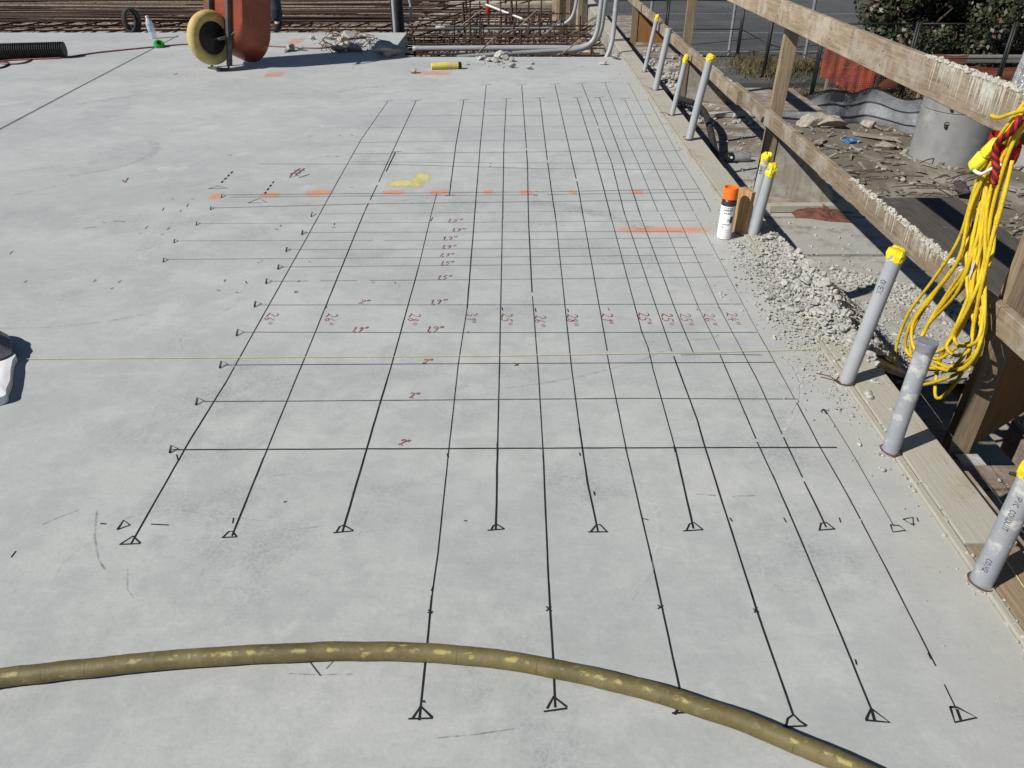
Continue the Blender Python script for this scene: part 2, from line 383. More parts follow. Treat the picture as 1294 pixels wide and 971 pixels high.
# ------------------------------------------------------------------ mesh helpers
class MB:
    def __init__(s):
        s.v, s.f, s.a, s.ang = [], [], None, []
    def add(s, vs, fs):
        o = len(s.v)
        s.v += [tuple(x) for x in vs]
        s.f += [tuple(i + o for i in f) for f in fs]
        return o
    def box(s, x0, x1, y0, y1, z0, z1, mat=None, bev=0.0):
        if bev <= 0:
            vs = [Vector((x, y, z)) for x in (x0, x1) for y in (y0, y1) for z in (z0, z1)]
            fs = [(0, 1, 3, 2), (4, 6, 7, 5), (0, 4, 5, 1), (2, 3, 7, 6), (0, 2, 6, 4), (1, 5, 7, 3)]
        else:
            bm = bmesh.new()
            bmesh.ops.create_cube(bm, size=1)
            for v in bm.verts:
                v.co = Vector(((x0 + x1) / 2 + v.co.x * (x1 - x0), (y0 + y1) / 2 + v.co.y * (y1 - y0), (z0 + z1) / 2 + v.co.z * (z1 - z0)))
            bmesh.ops.bevel(bm, geom=list(bm.edges), offset=bev, segments=2, affect='EDGES', profile=.6)
            bm.verts.ensure_lookup_table()
            bm.verts.index_update()
            vs = [v.co.copy() for v in bm.verts]
            fs = [[v.index for v in f.verts] for f in bm.faces]
            bm.free()
        if mat is not None:
            vs = [mat @ v for v in vs]
        s.add(vs, fs)
        return s
    def tube(s, pts, r, n=8, cap=True):
        pts = [Vector(p) for p in pts]
        rs = r if isinstance(r, (list, tuple)) else [r] * len(pts)
        o = len(s.v)
        nrm = None
        acc = 0.0
        at = s.a if s.a is not None else []
        s.a = at
        while len(at) < o:
            at.append(0.0)
        for i, p in enumerate(pts):
            t = (pts[min(i + 1, len(pts) - 1)] - pts[max(i - 1, 0)]).normalized()
            if nrm is None:
                ref = Vector((0, 0, 1)) if abs(t.z) < .9 else Vector((1, 0, 0))
                nrm = t.cross(ref).normalized()
            else:
                nrm = (nrm - t * nrm.dot(t))
                nrm = nrm.normalized() if nrm.length > 1e-6 else t.orthogonal().normalized()
            bn = t.cross(nrm)
            if i:
                acc += (p - pts[i - 1]).length
            for k in range(n):
                a = 2 * math.pi * k / n
                s.v.append(tuple(p + (nrm * math.cos(a) + bn * math.sin(a)) * rs[i]))
                at.append(acc)
                s.ang.append(k / n)
        for i in range(len(pts) - 1):
            for k in range(n):
                s.f.append((o + i * n + k, o + i * n + (k + 1) % n, o + (i + 1) * n + (k + 1) % n, o + (i + 1) * n + k))
        if cap:
            s.f.append(tuple(o + k for k in reversed(range(n))))
            s.f.append(tuple(o + (len(pts) - 1) * n + k for k in range(n)))
        return s
    def lathe(s, prof, n=24, origin=(0, 0, 0), axis=None):
        """prof: (radius, height) pairs"""
        o = Vector(origin)
        rot = Matrix.Identity(3) if axis is None else Vector(axis).normalized().to_track_quat('Z', 'Y').to_matrix()
        vs, fs = [], []
        for r, h in prof:
            for k in range(n):
                a = 2 * math.pi * k / n
                vs.append(o + rot @ Vector((r * math.cos(a), r * math.sin(a), h)))
        for i in range(len(prof) - 1):
            for k in range(n):
                fs.append((i * n + k, i * n + (k + 1) % n, (i + 1) * n + (k + 1) % n, (i + 1) * n + k))
        if prof[0][0] > 1e-5:
            fs.append(tuple(reversed(range(n))))
        if prof[-1][0] > 1e-5:
            fs.append(tuple((len(prof) - 1) * n + k for k in range(n)))
        s.add(vs, fs)
        return s
    def ribbon(s, pts, w, z, gap=0.0, jit=.12):
        """flat stroke on the slab"""
        pts = [Vector((p[0], p[1], 0)) for p in pts]
        fine = [pts[0]]
        for a, b in zip(pts, pts[1:]):
            k = max(1, int((b - a).length / .05))
            for i in range(1, k + 1):
                fine.append(a.lerp(b, i / k))
        vs, fs = [], []
        for i, p in enumerate(fine):
            t = fine[min(i + 1, len(fine) - 1)] - fine[max(i - 1, 0)]
            t = t.normalized() if t.length > 1e-9 else Vector((1, 0, 0))
            nn = Vector((-t.y, t.x, 0)) * w * .5 * random.uniform(1 - jit, 1 + jit)
            off = Vector((-t.y, t.x, 0)) * random.uniform(-1, 1) * w * .12
            vs += [p + nn + off + Vector((0, 0, z)), p - nn + off + Vector((0, 0, z))]
        for i in range(len(fine) - 1):
            if gap and random.random() < gap:
                continue
            fs.append((2 * i, 2 * i + 1, 2 * i + 3, 2 * i + 2))
        s.add(vs, fs)
        return s

def link(name, mb, mat, parent=None, smooth=False, origin=None):
    me = bpy.data.meshes.new(name)
    org = Vector((0, 0, 0))
    if parent is not None:
        p = parent
        while p is not None:
            org += Vector(p.location)
            p = p.parent
    elif origin is not None:
        org = Vector(origin)
    me.from_pydata([(x - org.x, y - org.y, z - org.z) for x, y, z in mb.v], [], mb.f)
    if mb.a is not None and len(mb.a):
        at = me.attributes.new("s", 'FLOAT', 'POINT')
        at.data.foreach_set('value', (mb.a + [0.0] * (len(mb.v) - len(mb.a)))[:len(mb.v)])
    if mb.a is not None and len(mb.ang) == len(mb.v):
        at = me.attributes.new("ang", 'FLOAT', 'POINT')
        at.data.foreach_set('value', mb.ang)
    if getattr(mb, 'edge', None):
        at = me.attributes.new("edge", 'FLOAT', 'POINT')
        at.data.foreach_set('value', mb.edge)
    if smooth:
        me.shade_smooth() if smooth is True else me.set_sharp_from_angle(angle=math.radians(smooth))
        if smooth is not True:
            me.polygons.foreach_set('use_smooth', [True] * len(me.polygons))
    me.materials.append(M[mat] if isinstance(mat, str) else mat)
    o = bpy.data.objects.new(name, me)
    COL.objects.link(o)
    if parent is not None:
        o.parent = parent
    elif origin is not None:
        o.location = org
    return o
def tag(o, label, cat, group=None):
    o['label'] = label
    o['category'] = cat
    if group:
        o['group'] = group
    return o
def thing(name, label, cat, loc=(0, 0, 0), group=None):
    e = bpy.data.objects.new(name, None)
    e.empty_display_size = .05
    COL.objects.link(e)
    e.location = loc
    return tag(e, label, cat, group)
def struct(o):
    o['kind'] = 'structure'
    return o
def stuff(o):
    o['kind'] = 'stuff'
    return o
def smooth_path(pts, n=8, closed=False):
    """Catmull-Rom through the points"""
    P = [Vector(p) for p in pts]
    out = []
    m = len(P)
    rng = range(m if closed else m - 1)
    for i in rng:
        if closed:
            a, b, c, d = P[(i - 1) % m], P[i], P[(i + 1) % m], P[(i + 2) % m]
        else:
            a, b, c, d = P[max(i - 1, 0)], P[i], P[i + 1], P[min(i + 2, m - 1)]
        for k in range(n):
            t = k / n
            out.append(.5 * ((2 * b) + (c - a) * t + (2 * a - 5 * b + 4 * c - d) * t * t + (3 * b - a - 3 * c + d) * t ** 3))
    out.append(P[0].copy() if closed else P[-1].copy())
    return out
def rock_template(seed, sub=2):
    rnd = random.Random(seed)
    bm = bmesh.new()
    bmesh.ops.create_icosphere(bm, subdivisions=sub, radius=1)
    off = Vector((rnd.uniform(-9, 9), rnd.uniform(-9, 9), rnd.uniform(-9, 9)))
    pl = [(Vector((rnd.gauss(0, 1), rnd.gauss(0, 1), rnd.gauss(0, 1))).normalized(), rnd.uniform(.42, .78)) for _ in range(9)]
    sc = Vector((rnd.uniform(.95, 1.6), rnd.uniform(.8, 1.2), rnd.uniform(.55, .95)))
    for v in bm.verts:
        c = v.co * (1 + .30 * mnoise.noise(v.co * 1.6 + off))
        for nn, d in pl:
            h = c.dot(nn)
            if h > d:
                c = c - nn * (h - d)
        v.co = Vector((c.x * sc.x, c.y * sc.y, c.z * sc.z))
    bm.verts.index_update()
    vs = [v.co.copy() for v in bm.verts]
    fs = [[v.index for v in f.verts] for f in bm.faces]
    bm.free()
    return vs, fs
ROCK1 = [rock_template(i, 1) for i in range(10)]
ROCK2 = [rock_template(50 + i, 2) for i in range(10)]
ROCK3 = [rock_template(90 + i, 3) for i in range(6)]
def put_rock(mb, p, r, bank=ROCK2):
    vs, fs = random.choice(bank)
    R = Matrix.Rotation(random.uniform(0, 6.28), 3, 'Z') @ Matrix.Rotation(random.uniform(-.6, .6), 3, 'X')
    w = [R @ v * r for v in vs]
    lo = min(v.z for v in w)
    mb.add([v + Vector((p[0], p[1], p[2] - lo - .12 * r)) for v in w], fs)

# ================================================================== THE SETTING
GZ = -3.1                       # the yard, a storey below the slab
EDGE = 1.125                    # where the slab meets the formwork
# ---- ground sheet
mb = MB()
N = 90
xs = [-140 + 280 * (i / N) for i in range(N + 1)]
xs = sorted(set([-140, -60, -30, -12] + [-8 + .5 * i for i in range(70)] + [35, 60, 140]))
ys = sorted(set([-60, -20] + [-4 + .5 * i for i in range(48)] + [24, 40, 80, 200]))
for y in ys:
    for x in xs:
        z = GZ
        if -6 < x < 26 and 2 < y < 20:
            z += .10 * mnoise.noise(Vector((x * .35, y * .35, 0))) + .05 * mnoise.noise(Vector((x * 1.3, y * 1.3, 3)))
        mb.v.append((x, y, z))
W_ = len(xs)
for j in range(len(ys) - 1):
    for i in range(W_ - 1):
        mb.f.append((j * W_ + i, j * W_ + i + 1, (j + 1) * W_ + i + 1, (j + 1) * W_ + i))
ground = struct(link("ground", mb, 'dirt', smooth=True))
# ---- parking lot beyond the fence
mb = MB()
mb.box(-20, 60, 22.4, 120, GZ - .2, GZ + .12)
lot = struct(link("parking_lot", mb, 'asphalt'))
for (y, x0, x1) in ((24.6, 6, 13), (27.4, 3, 13), (31.5, 3, 16), (37, 2, 20)):
    mb = MB()
    mb.box(x0, x1, y, y + .12, GZ + .124, GZ + .128)
    link("painted_line", mb, 'line_white', lot)

# ---- the slab, with the step in its far edge
mb = MB()
STEPX, YR, YL = -1.27, 8.46, 10.12
T = -.34
out = [(-14, -5), (EDGE, -5), (EDGE, YR), (STEPX, YR), (STEPX, YL), (-14, YL)]
n = len(out)
top = [Vector((x, y, 0)) for x, y in out]
bot = [Vector((x, y, T)) for x, y in out]
fs = [(0, 1, 2, 3), (0, 3, 4, 5), (6, 9, 8, 7), (6, 11, 10, 9)]
for i in range(n):
    j = (i + 1) % n
    fs.append((i, i + n, j + n, j))
mb.add(top + bot, fs)
slab = struct(link("concrete_slab", mb, 'slab'))

# ================================================================== MARKS DRAWN ON THE SLAB
LEVEL = [0]
def zlev():
    LEVEL[0] = (LEVEL[0] + 1) % 40
    return .0012 + LEVEL[0] * .00004
def mark(name, strokes, w, mat, gap=0.0, jit=.12, world=False):
    mb = MB()
    for st in strokes:
        pts = st if world else [G(*p) for p in st]
        mb.ribbon(pts, w, zlev(), gap, jit)
    return link(name, mb, mat, slab)
# long lines running away from the viewer: (picture polyline, stroke width)
LONG = [
 ([(165, 688), (242, 553), (285, 484)], .0062), ([(285, 484), (334, 396), (388, 300), (416.5, 247.6), (456, 177), (490, 128.4)], .0048),
 ([(293, 678), (333, 579)], .0062), ([(333, 579), (362.5, 507), (400, 416), (410, 391)], .0045), ([(410, 391), (459.5, 270), (480, 227), (495.5, 193), (525.7, 127.7)], .0066),
 ([(432.5, 672.7), (463, 568), (489, 480)], .0070), ([(489, 480), (495, 460), (528.6, 338.8)], .0055), ([(528.6, 338.8), (545, 270), (552, 244.5)], .0040), ([(567.6, 247.6), (575.8, 184.8), (586, 126.7)], .0075),
 ([(529.6, 911), (545.6, 753)], .0060), ([(545.6, 753), (553, 700), (567, 568)], .0036), ([(567, 568), (579, 460), (590, 390)], .0034), ([(590, 390), (599.8, 270), (606.7, 183.7), (614.3, 108.5)], .0065),
 ([(626.3, 670), (628.4, 566)], .0068), ([(628.4, 566.6), (631, 460), (634.7, 277)], .0046), ([(635, 277.5), (636.6, 182.7), (639.7, 125.4)], .0066),
 ([(701, 895), (698.4, 831.5), (693, 740)], .0058), ([(693, 740), (686, 573)], .0050), ([(686, 573), (680, 470), (672.5, 375)], .0036), ([(672, 370), (667.5, 275.4), (666.4, 207.4), (659.2, 108.5)], .0066),
 ([(755.5, 673), (742, 610), (732, 542)], .0060), ([(732, 542), (722.5, 470), (717.2, 421), (702, 276.4)], .0040), ([(702, 276.4), (697.3, 246.6), (689, 183.7), (682, 124.6)], .0068),
 ([(861, 884), (821.4, 700)], .0052), ([(826, 720), (811, 656.4), (791.7, 573)], .0044), ([(791.7, 573), (771, 470), (767, 449)], .0036), ([(767, 444), (756.6, 385.6), (737, 275)], .0042), ([(736.7, 275.4), (731, 240.4), (717, 178.6), (701.2, 107.5)], .0066),
 ([(875.8, 668.7), (852.6, 566.7)], .0064), ([(852.6, 566.7), (825, 468), (818.6, 440), (810.5, 419.8), (771.7, 274.4)], .0040), ([(771.7, 274.4), (762.4, 238), (748, 184.8), (729, 124)], .0070),
 ([(1002, 906), (955, 770), (913, 638)], .0058), ([(913, 638), (890.7, 566.7), (881, 532.7), (851, 450.8)], .0060), ([(848.6, 444.7), (827.6, 385.6), (789.5, 272.3)], .0040), ([(789.2, 272.3), (772.7, 206.4), (756.2, 163)], .0058), ([(755.6, 159), (735.2, 106.5)], .0062),
 ([(876, 447), (852.5, 390.9), (808.8, 272.3)], .0040), ([(808.8, 272.3), (787, 203.3), (757.3, 124)], .0064),
 ([(1099.6, 896), (1063, 806), (1010, 680), (975.5, 600)], .0052), ([(975.5, 600), (956.5, 559)], .0056), ([(955, 555), (909.8, 449)], .0056), ([(909, 443), (882.7, 389.6), (834, 270)], .0036), ([(831.4, 268), (805.7, 205.4), (793.3, 178.6), (764.5, 104.8)], .0052),
 ([(1044, 667), (1016, 609)], .0066), ([(1014, 604), (996.4, 566.7), (990, 553)], .0060), ([(988, 549), (960, 487), (938, 444.7)], .0050), ([(938, 444.7), (907.7, 387), (853, 267.2)], .0036), ([(853, 267.2), (828.3, 213.6), (789.2, 126)], .0052),
 ([(1207.7, 896), (1193, 865.5)], .0044), ([(1182, 842.5), (1120, 720), (1073.7, 631.7), (1036.6, 566.7)], .0050), ([(1036.6, 566.7), (1015, 525), (1006, 508)], .0052), ([(1004, 505), (968.6, 440), (960, 425)], .0036), ([(960, 425), (939, 385.6), (878.8, 272)], .0024), ([(875.7, 267), (828.3, 172.4), (794.3, 105.5)], .0040),
 ([(1129.3, 665.7), (1080, 579), (1042.8, 518.8)], .0030), ([(898.4, 268), (886, 243.5), (857, 197), (819, 125)], .0042),
]
for pts, w in LONG:
    mark("marker_line", [pts], w * (.64 if pts[0][1] > 480 else .60), 'ink', gap=.006 if pts[0][1] < 480 else 0)
# cross lines
CROSS = [
 ([(218, 569), (400, 568.2), (800, 566.6), (1057, 566)], .0062), ([(258, 508), (400, 507.3), (800, 504), (1009, 505)], .0045), ([(282, 462), (620, 460), (978, 458.5)], .0048),
 ([(308, 420.3), (620, 421), (956.3, 420.6)], .0042), ([(326, 386), (620, 385.8), (936.6, 384.8)], .0040), ([(343, 356), (620, 353.8), (919.5, 350.4)], .0036),
 ([(352, 338), (620, 335.6), (888, 332.5)], .0038), ([(209, 328.5), (410, 327), (620, 325.5), (902, 322.5)], .0036), ([(361, 316), (620, 315), (877, 313.4)], .0040),
 ([(226, 305), (620, 304), (868, 301)], .0034), ([(381, 294.4), (620, 293.6), (862, 293)], .0040), ([(252, 283), (500, 282), (880, 279.5)], .0034), ([(404, 271), (680, 268), (877, 267)], .0030),
 ([(269, 263.4), (480, 258), (680, 255.4), (891, 252.7)], .0055), ([(290, 249.7), (680, 246.6), (886, 243.5)], .0050), ([(284, 246.9), (680, 243), (883, 239.4)], .0056),
 ([(327, 207.7), (480, 208), (680, 213.6), (865, 215)], .0050), ([(442.7, 204.8), (600, 206), (863, 207.4)], .0042), ([(445, 195), (720, 192), (860, 191)], .0055),
 ([(452, 180.6), (680, 177.5), (842.7, 175)], .0044), ([(465, 161.7), (680, 160.5), (833.5, 160)], .0036), ([(474, 147.3), (713, 146), (824, 145)], .0055), ([(498, 131.5), (682, 129), (820, 127)], .0034),
]
for pts, w in CROSS:
    mark("marker_line", [pts], w * (.8 if pts[0][1] > 480 else .62), 'ink_thin' if w < .0046 else 'ink', gap=.006)
mark("marker_line", [[(860, 449), (905, 448), (962, 449)]], .0036, 'ink_thin')
mark("marker_line", [[(499.6, 192.4), (488, 217)]], .006, 'ink')
# little triangles at the line ends: apex, left foot, right foot, tail
def tri(*strokes, w=.0041, mat='ink'):
    mark("marker_triangle", list(strokes), w, mat)
tri([(151, 688.5), (177, 687.5)], [(152, 688), (168, 678), (177, 687)])
tri([(280, 680), (299, 679)], [(281, 680), (289, 672), (294, 672), (299, 679)])
tri([(421, 674), (446, 671.5)], [(425, 673), (429, 666), (434, 664), (446, 671)])
tri([(616, 671), (637, 669)], [(620, 671), (623, 665), (627, 663), (637, 669)])
tri([(743, 673), (768, 672.5)], [(746, 673), (753, 664), (758, 663.5), (767, 672.5)])
tri([(863, 671.5), (888, 670)], [(867, 671), (871, 662.5), (877, 661), (888, 670)])
tri([(1034, 671), (1055, 669)], [(1035, 671), (1037, 662), (1044, 661), (1055, 669.5)])
tri([(1125, 664), (1128, 673), (1144, 671), (1136, 665), (1125, 664)], w=.004)
tri([(1141, 657), (1153, 654.5), (1154, 665), (1141, 657)], [(1150, 663), (1156, 663)], w=.004)
tri([(516, 909.5), (546, 908.5)], [(520, 910), (531, 893), (546, 907.5)], w=.0042)
tri([(687, 900), (716, 896)], [(691, 896.5), (699, 881), (716, 894)], w=.0042)
tri([(849, 902), (867, 901)], [(852, 904), (856, 897)], w=.005)
tri([(986, 919.5), (1018, 918)], [(992, 921), (995, 909), (1002, 904), (1010, 912), (1019, 918)], w=.0042)
tri([(1093, 911), (1124, 914), (1100, 896), (1094, 910)], [(1100, 897), (1105, 912)], w=.005)
tri([(1200, 894), (1206, 914), (1234, 908), (1209, 895), (1200, 894)], [(1208, 897), (1214, 912)], w=.005)
for (x, y, s) in ((219, 568.5, 1), (252, 508, 1), (282, 461.5, .95), (303, 421, .9), (325, 385, .8), (339, 356, .7), (354, 338, .65), (364, 316, .6), (384, 294.5, .6), (396, 271.5, .6), (209, 329, .6), (222, 305, .5), (250, 283, .5), (268, 263.5, .45), (282, 248, .5)):
    tri([(x - 5 * s, y + 5 * s), (x - 3 * s, y - 5 * s), (x + 6 * s, y - .5 * s), (x - 5 * s, y + 5 * s)], w=.0042)
tri([(148, 670), (156, 658), (164, 664), (148, 670)], w=.0045)
mark("marker_dash", [[(127, 662), (134, 662.6)]], .004, 'ink')
mark("marker_dash", [[(191, 663), (213, 664)]], .0035, 'ink')
mark("marker_arrow", [[(1037, 521), (1040, 517.5), (1048, 520)], [(1040, 517.5), (1045, 524)]], .0045, 'ink')
# end ticks on the far side
for (x, y) in ((490, 128), (526, 127.5), (586, 126.5), (614, 107.5), (640, 125), (659, 107.5), (682, 124), (701, 106.5), (729, 123.5), (735, 105.5), (757, 123.5), (765, 104.5), (789, 125), (499.6, 192.4), (567.6, 247.6)):
    mark("marker_tick", [[(x - 6, y + .4), (x + 7, y - .6)]], .0052, 'ink')
# short ticks and dashes here and there on the floor
DASH = [((586, 659), (590, 658.8)), ((545, 748), (547, 742)), ((1060, 655), (1062, 661)), ((990, 655), (993, 661)), ((922, 655), (925, 660)), ((812, 656), (819, 658)), ((949, 750), (951, 757)), ((1080, 834), (1082, 841)), ((1172, 826), (1176, 834)),
        ((565, 574), (566, 579)), ((732, 573), (733, 577)), ((750, 622), (751, 627)), ((534, 886), (536, 889)), ((358, 636), (362, 634)), ((14, 705), (20, 697)), ((295, 655), (294, 662)), ((223, 575), (225, 582)), ((628, 560), (628, 578)), ((686, 568), (686, 580)), ((851, 564), (853, 572)), ((790, 567), (792, 573)),
        ((541, 771), (546, 776)), ((540, 775), (547, 773)), ((690, 767), (697, 773)), ((690, 773), (696, 767)), ((831, 765), (838, 771)), ((831, 770), (838, 766)), ((951, 770), (959, 774)), ((953, 775), (956, 768)), ((649, 459), (655, 463)), ((650, 463), (656, 460)), ((372, 368), (376, 371)), ((371, 371), (377, 368)), ((590, 420), (593, 420)),
        ((205, 267), (207, 263)), ((216, 252), (220, 252)), ((227, 268), (229, 266)), ((236, 262), (238, 258)), ((241, 252), (245, 252)), ((175, 296), (179, 295)), ((183, 290), (187, 286)), ((203, 296), (207, 297)), ((211, 291), (214, 288)), ((12, 322), (16, 318)), ((30, 358), (34, 355)), ((118, 357), (121, 354)), ((149, 358), (153, 355)), ((140, 366), (143, 364)), ((283, 357), (285, 354)), ((274, 367), (278, 368)), ((298, 370), (301, 371)),
        ((347, 290), (352, 291)), ((354, 287), (355, 285)), ((419, 288), (424, 288)), ((422, 285), (423, 282)), ((289, 196), (293, 197)), ((428, 170), (431, 172)), ((443, 170), (446, 172)), ((390, 172), (392, 173)), ((412, 198), (416, 198)), ((424, 198), (428, 198)), ((442, 237), (447, 237)), ((618, 207), (622, 207)), ((618, 211), (621, 210)), ((676, 242), (680, 243)), ((674, 247), (679, 248)), ((519, 257), (521, 258)), ((146, 280), (152, 280)), ((153, 280), (158, 281)), ((130, 281), (133, 282)), ((143, 281), (146, 280)),
        ((330, 331), (332, 330)), ((325, 332), (328, 333)), ((390, 331), (393, 332)), ((376, 357), (379, 355)), ((470, 357), (473, 358)), ((499, 357), (500, 359)), ((310, 356), (312, 359)), ((411, 390), (413, 388)), ((547, 275), (544, 280)), ((635, 393), (634, 389)), ((677, 395), (676, 390)), ((718, 395), (717, 391)), ((770, 393), (768, 390)), ((880, 391), (882, 393)), ((907, 389), (910, 391)), ((1160, 660), (1158, 655))]
for a, b in DASH:
    mark("marker_dash", [[a, b]], .0030, 'ink')
for ln in ([(279, 232), (295, 216)], [(334, 246), (347, 228)]):
    a, b = ln
    for k in range(4):
        t0, t1 = k / 4 + .03, k / 4 + .17
        mark("marker_dash", [[(a[0] + (b[0] - a[0]) * t0, a[1] + (b[1] - a[1]) * t0), (a[0] + (b[0] - a[0]) * t1, a[1] + (b[1] - a[1]) * t1)]], .008, 'ink')
mark("marker_triangle", [[(263, 239), (275, 235.5), (288, 238.5), (263, 239)]], .006, 'plum_ink')
mark("marker_triangle", [[(313, 257), (328, 251), (337.5, 256.5), (313, 257)]], .006, 'plum_ink')
mark("marker_tick", [[(155, 228), (158, 231), (162, 225)]], .009, 'plum_ink')
# scuffs, arcs and hairline scratches
mark("scuff_arc", [[(990, 452), (1004, 466), (1012, 484), (1013, 503), (1003, 526), (988, 545)]], .018, 'pale_scuff')
mark("scuff_arc", [[(987, 450), (1001, 464), (1009.5, 482), (1010, 502), (1000, 524)]], .004, 'scuff')
mark("scuff_arc", [[(460, 265), (467, 278), (482, 290), (505, 297)]], .008, 'pale_scuff')
mark("scuff_line", [[(122, 645), (119, 680), (124, 707), (132, 720)]], .004, 'scuff')
mark("scuff_line", [[(161, 720), (160, 745), (168, 756)]], .004, 'scuff')
mark("scuff_line", [[(52, 664), (75, 654), (100, 645)]], .004, 'scuff')
mark("scuff_line", [[(365, 852), (400, 853.5), (445, 852.5)]], .003, 'scuff')
mark("scuff_line", [[(389, 834), (405, 855)]], .002, 'ink_thin')
mark("scuff_line", [[(423, 834), (412, 846)]], .0015, 'ink_thin')
mark("scuff_line", [[(366, 671), (410, 665)]], .002, 'scuff')
mark("scuff_line", [[(345, 602), (368, 599)]], .002, 'scuff')
mark("scuff_line", [[(535, 935), (600, 929), (655, 921)]], .003, 'scuff')
mark("scuff_line", [[(880, 625), (905, 627)], [(925, 628), (955, 627)]], .005, 'scuff')
mark("scuff_line", [[(876, 430), (895, 429), (908, 424)]], .003, 'scuff')
mark("scuff_line", [[(12, 248), (50, 240), (85, 233)]], .007, 'scuff')
mark("scuff_line", [[(105, 289), (122, 287)]], .009, 'scuff')
mark("scuff_line", [[(15, 99), (90, 98), (185, 100)]], .02, 'pale_scuff')

# broad trowel sweeps and a few hairline cracks
TR = random.Random(31)
for k in range(34):
    x, y = TR.uniform(-3.4, 1.0), TR.uniform(.9, 7.5)
    R_, a0, da = TR.uniform(.35, 1.3), TR.uniform(0, 6.28), TR.uniform(.5, 1.5)
    pts = [(x + R_ * math.cos(a0 + da * i / 12), y + .7 * R_ * math.sin(a0 + da * i / 12)) for i in range(13)]
    if any(p[0] > 1.08 or p[1] > 8.2 for p in pts):
        continue
    mark("trowel_sweep", [pts], TR.choice((.006, .012, .025, .05, .09)), TR.choice(('trowel', 'trowel', 'trowel_dark')), world=True, jit=.35)
for k in range(7):
    x, y, a = TR.uniform(-2.6, .6), TR.uniform(1.0, 4.5), TR.uniform(-.5, 3.4)
    pts = []
    for i in range(14):
        pts.append((x, y)); a += TR.gauss(0, .28); x += .05 * math.cos(a); y += .05 * math.sin(a)
    mark("hairline_crack", [pts], .0013, 'hairline', world=True, jit=.4)

# ---- written figures
GLY = {
 '1': [[(.25, .75), (.55, 1), (.45, 0)]], '2': [[(.1, .78), (.3, 1), (.65, .95), (.72, .7), (.4, .35), (.05, .05), (.35, .12), (.8, .0)]],
 '3': [[(.1, .95), (.5, 1), (.65, .78), (.3, .55), (.65, .45), (.6, .1), (.1, 0)]], '4': [[(.5, 1), (.05, .4), (.8, .4)], [(.6, .7), (.5, 0)]],
 '5': [[(.8, 1), (.3, .97), (.2, .55), (.55, .6), (.68, .3), (.4, 0), (.05, .08)]], '6': [[(.6, 1), (.25, .6), (.1, .2), (.35, 0), (.62, .2), (.45, .42), (.15, .28)]],
 '8': [[(.45, .55), (.15, .8), (.45, 1), (.7, .8), (.45, .55), (.1, .2), (.4, 0), (.65, .22), (.45, .55)]], '9': [[(.7, .8), (.4, 1), (.15, .75), (.4, .55), (.7, .8), (.6, .3), (.35, 0)]],
 '.': [[(.28, .10), (.22, -.05), (.08, -.22)]], '"': [[(.22, 1.05), (.12, .68)], [(.52, 1.05), (.42, .68)]], '#': [[(.3, 1), (.2, 0)], [(.65, 1), (.55, 0)], [(.05, .68), (.85, .7)], [(.0, .3), (.8, .32)]],
 'W': [[(0, 1), (.2, 0), (.45, .7), (.7, 0), (.95, 1)]], 'M': [[(0, 0), (.1, 1), (.45, .3), (.8, 1), (.9, 0)]], 'A': [[(0, 0), (.4, 1), (.8, 0)], [(.15, .4), (.65, .4)]],
 'R': [[(.05, 0), (.05, 1), (.6, .95), (.65, .65), (.1, .5), (.75, 0)]], 'K': [[(.08, 0), (.08, 1)], [(.7, 1), (.1, .45), (.75, 0)]], 'E': [[(.7, 1), (.08, 1), (.08, 0), (.72, 0)], [(.1, .52), (.6, .52)]],
 'P': [[(.05, 0), (.05, 1), (.6, .97), (.68, .7), (.5, .48), (.1, .46)]], 'I': [[(.35, 0), (.35, 1)]], 'N': [[(.05, 0), (.05, 1), (.7, 0), (.7, 1)]], 'T': [[(0, 1), (.8, 1)], [(.4, 1), (.4, 0)]],
 'V': [[(0, 1), (.38, 0), (.75, 1)]], 'C': [[(.72, .85), (.4, 1), (.08, .6), (.1, .3), (.4, 0), (.75, .15)]], 'O': [[(.4, 1), (.08, .7), (.08, .3), (.4, 0), (.72, .3), (.72, .7), (.4, 1)]],
 'D': [[(.05, 0), (.05, 1), (.5, .95), (.75, .5), (.5, .05), (.05, 0)]], 'U': [[(.06, 1), (.08, .2), (.4, 0), (.7, .2), (.72, 1)]], 'X': [[(0, 0), (.7, 1)], [(0, 1), (.7, 0)]], ' ': [],
}
def strokes_of(txt, adv=.95):
    res, x = [], 0.0
    for ch in txt:
        for st in GLY[ch]:
            res.append([(x + a, b) for a, b in st])
        x += .42 if ch in '.' else (.6 if ch in '1I"' else adv)
    return res, x
def floor_text(txt, px, py, h, rot=0.0, mat='red_ink', w=.0052, sx=.8, slant=.18):
    st, L = strokes_of(txt)
    c = G(px, py)
    R = Matrix.Rotation(rot, 2)
    out = []
    for s_ in st:
        pts = []
        for a, b in s_:
            v = R @ Vector(((a - L / 2 + slant * b) * h * sx + random.uniform(-.002, .002), (b - .5) * h))
            pts.append((c.x + v.x, c.y + v.y))
        out.append(pts)
    mark("written_figure", out, w, mat, world=True, jit=.2)
for (t, x, y, h) in (('1.5"', 573, 279, .07), ('1.9"', 578, 291, .07), ('1.9"', 567, 301.5, .07), ('1.9"', 565, 312.5, .068), ('1.9"', 563, 322.5, .065), ('1.5"', 563, 333, .065), ('1.5"', 560, 351, .065), ('1.9"', 552, 382, .065), ('2"', 460, 382, .055), ('1.9"', 548, 416.5, .068), ('1.9"', 453, 417, .06), ('2"', 539, 457.5, .045), ('2"', 523, 500.5, .048), ('2"', 510, 560, .046)):
    floor_text(t, x, y, h * random.uniform(.58, .68), rot=random.uniform(-.1, .1), sx=random.uniform(.58, .68), w=.0033, slant=random.uniform(.1, .35))
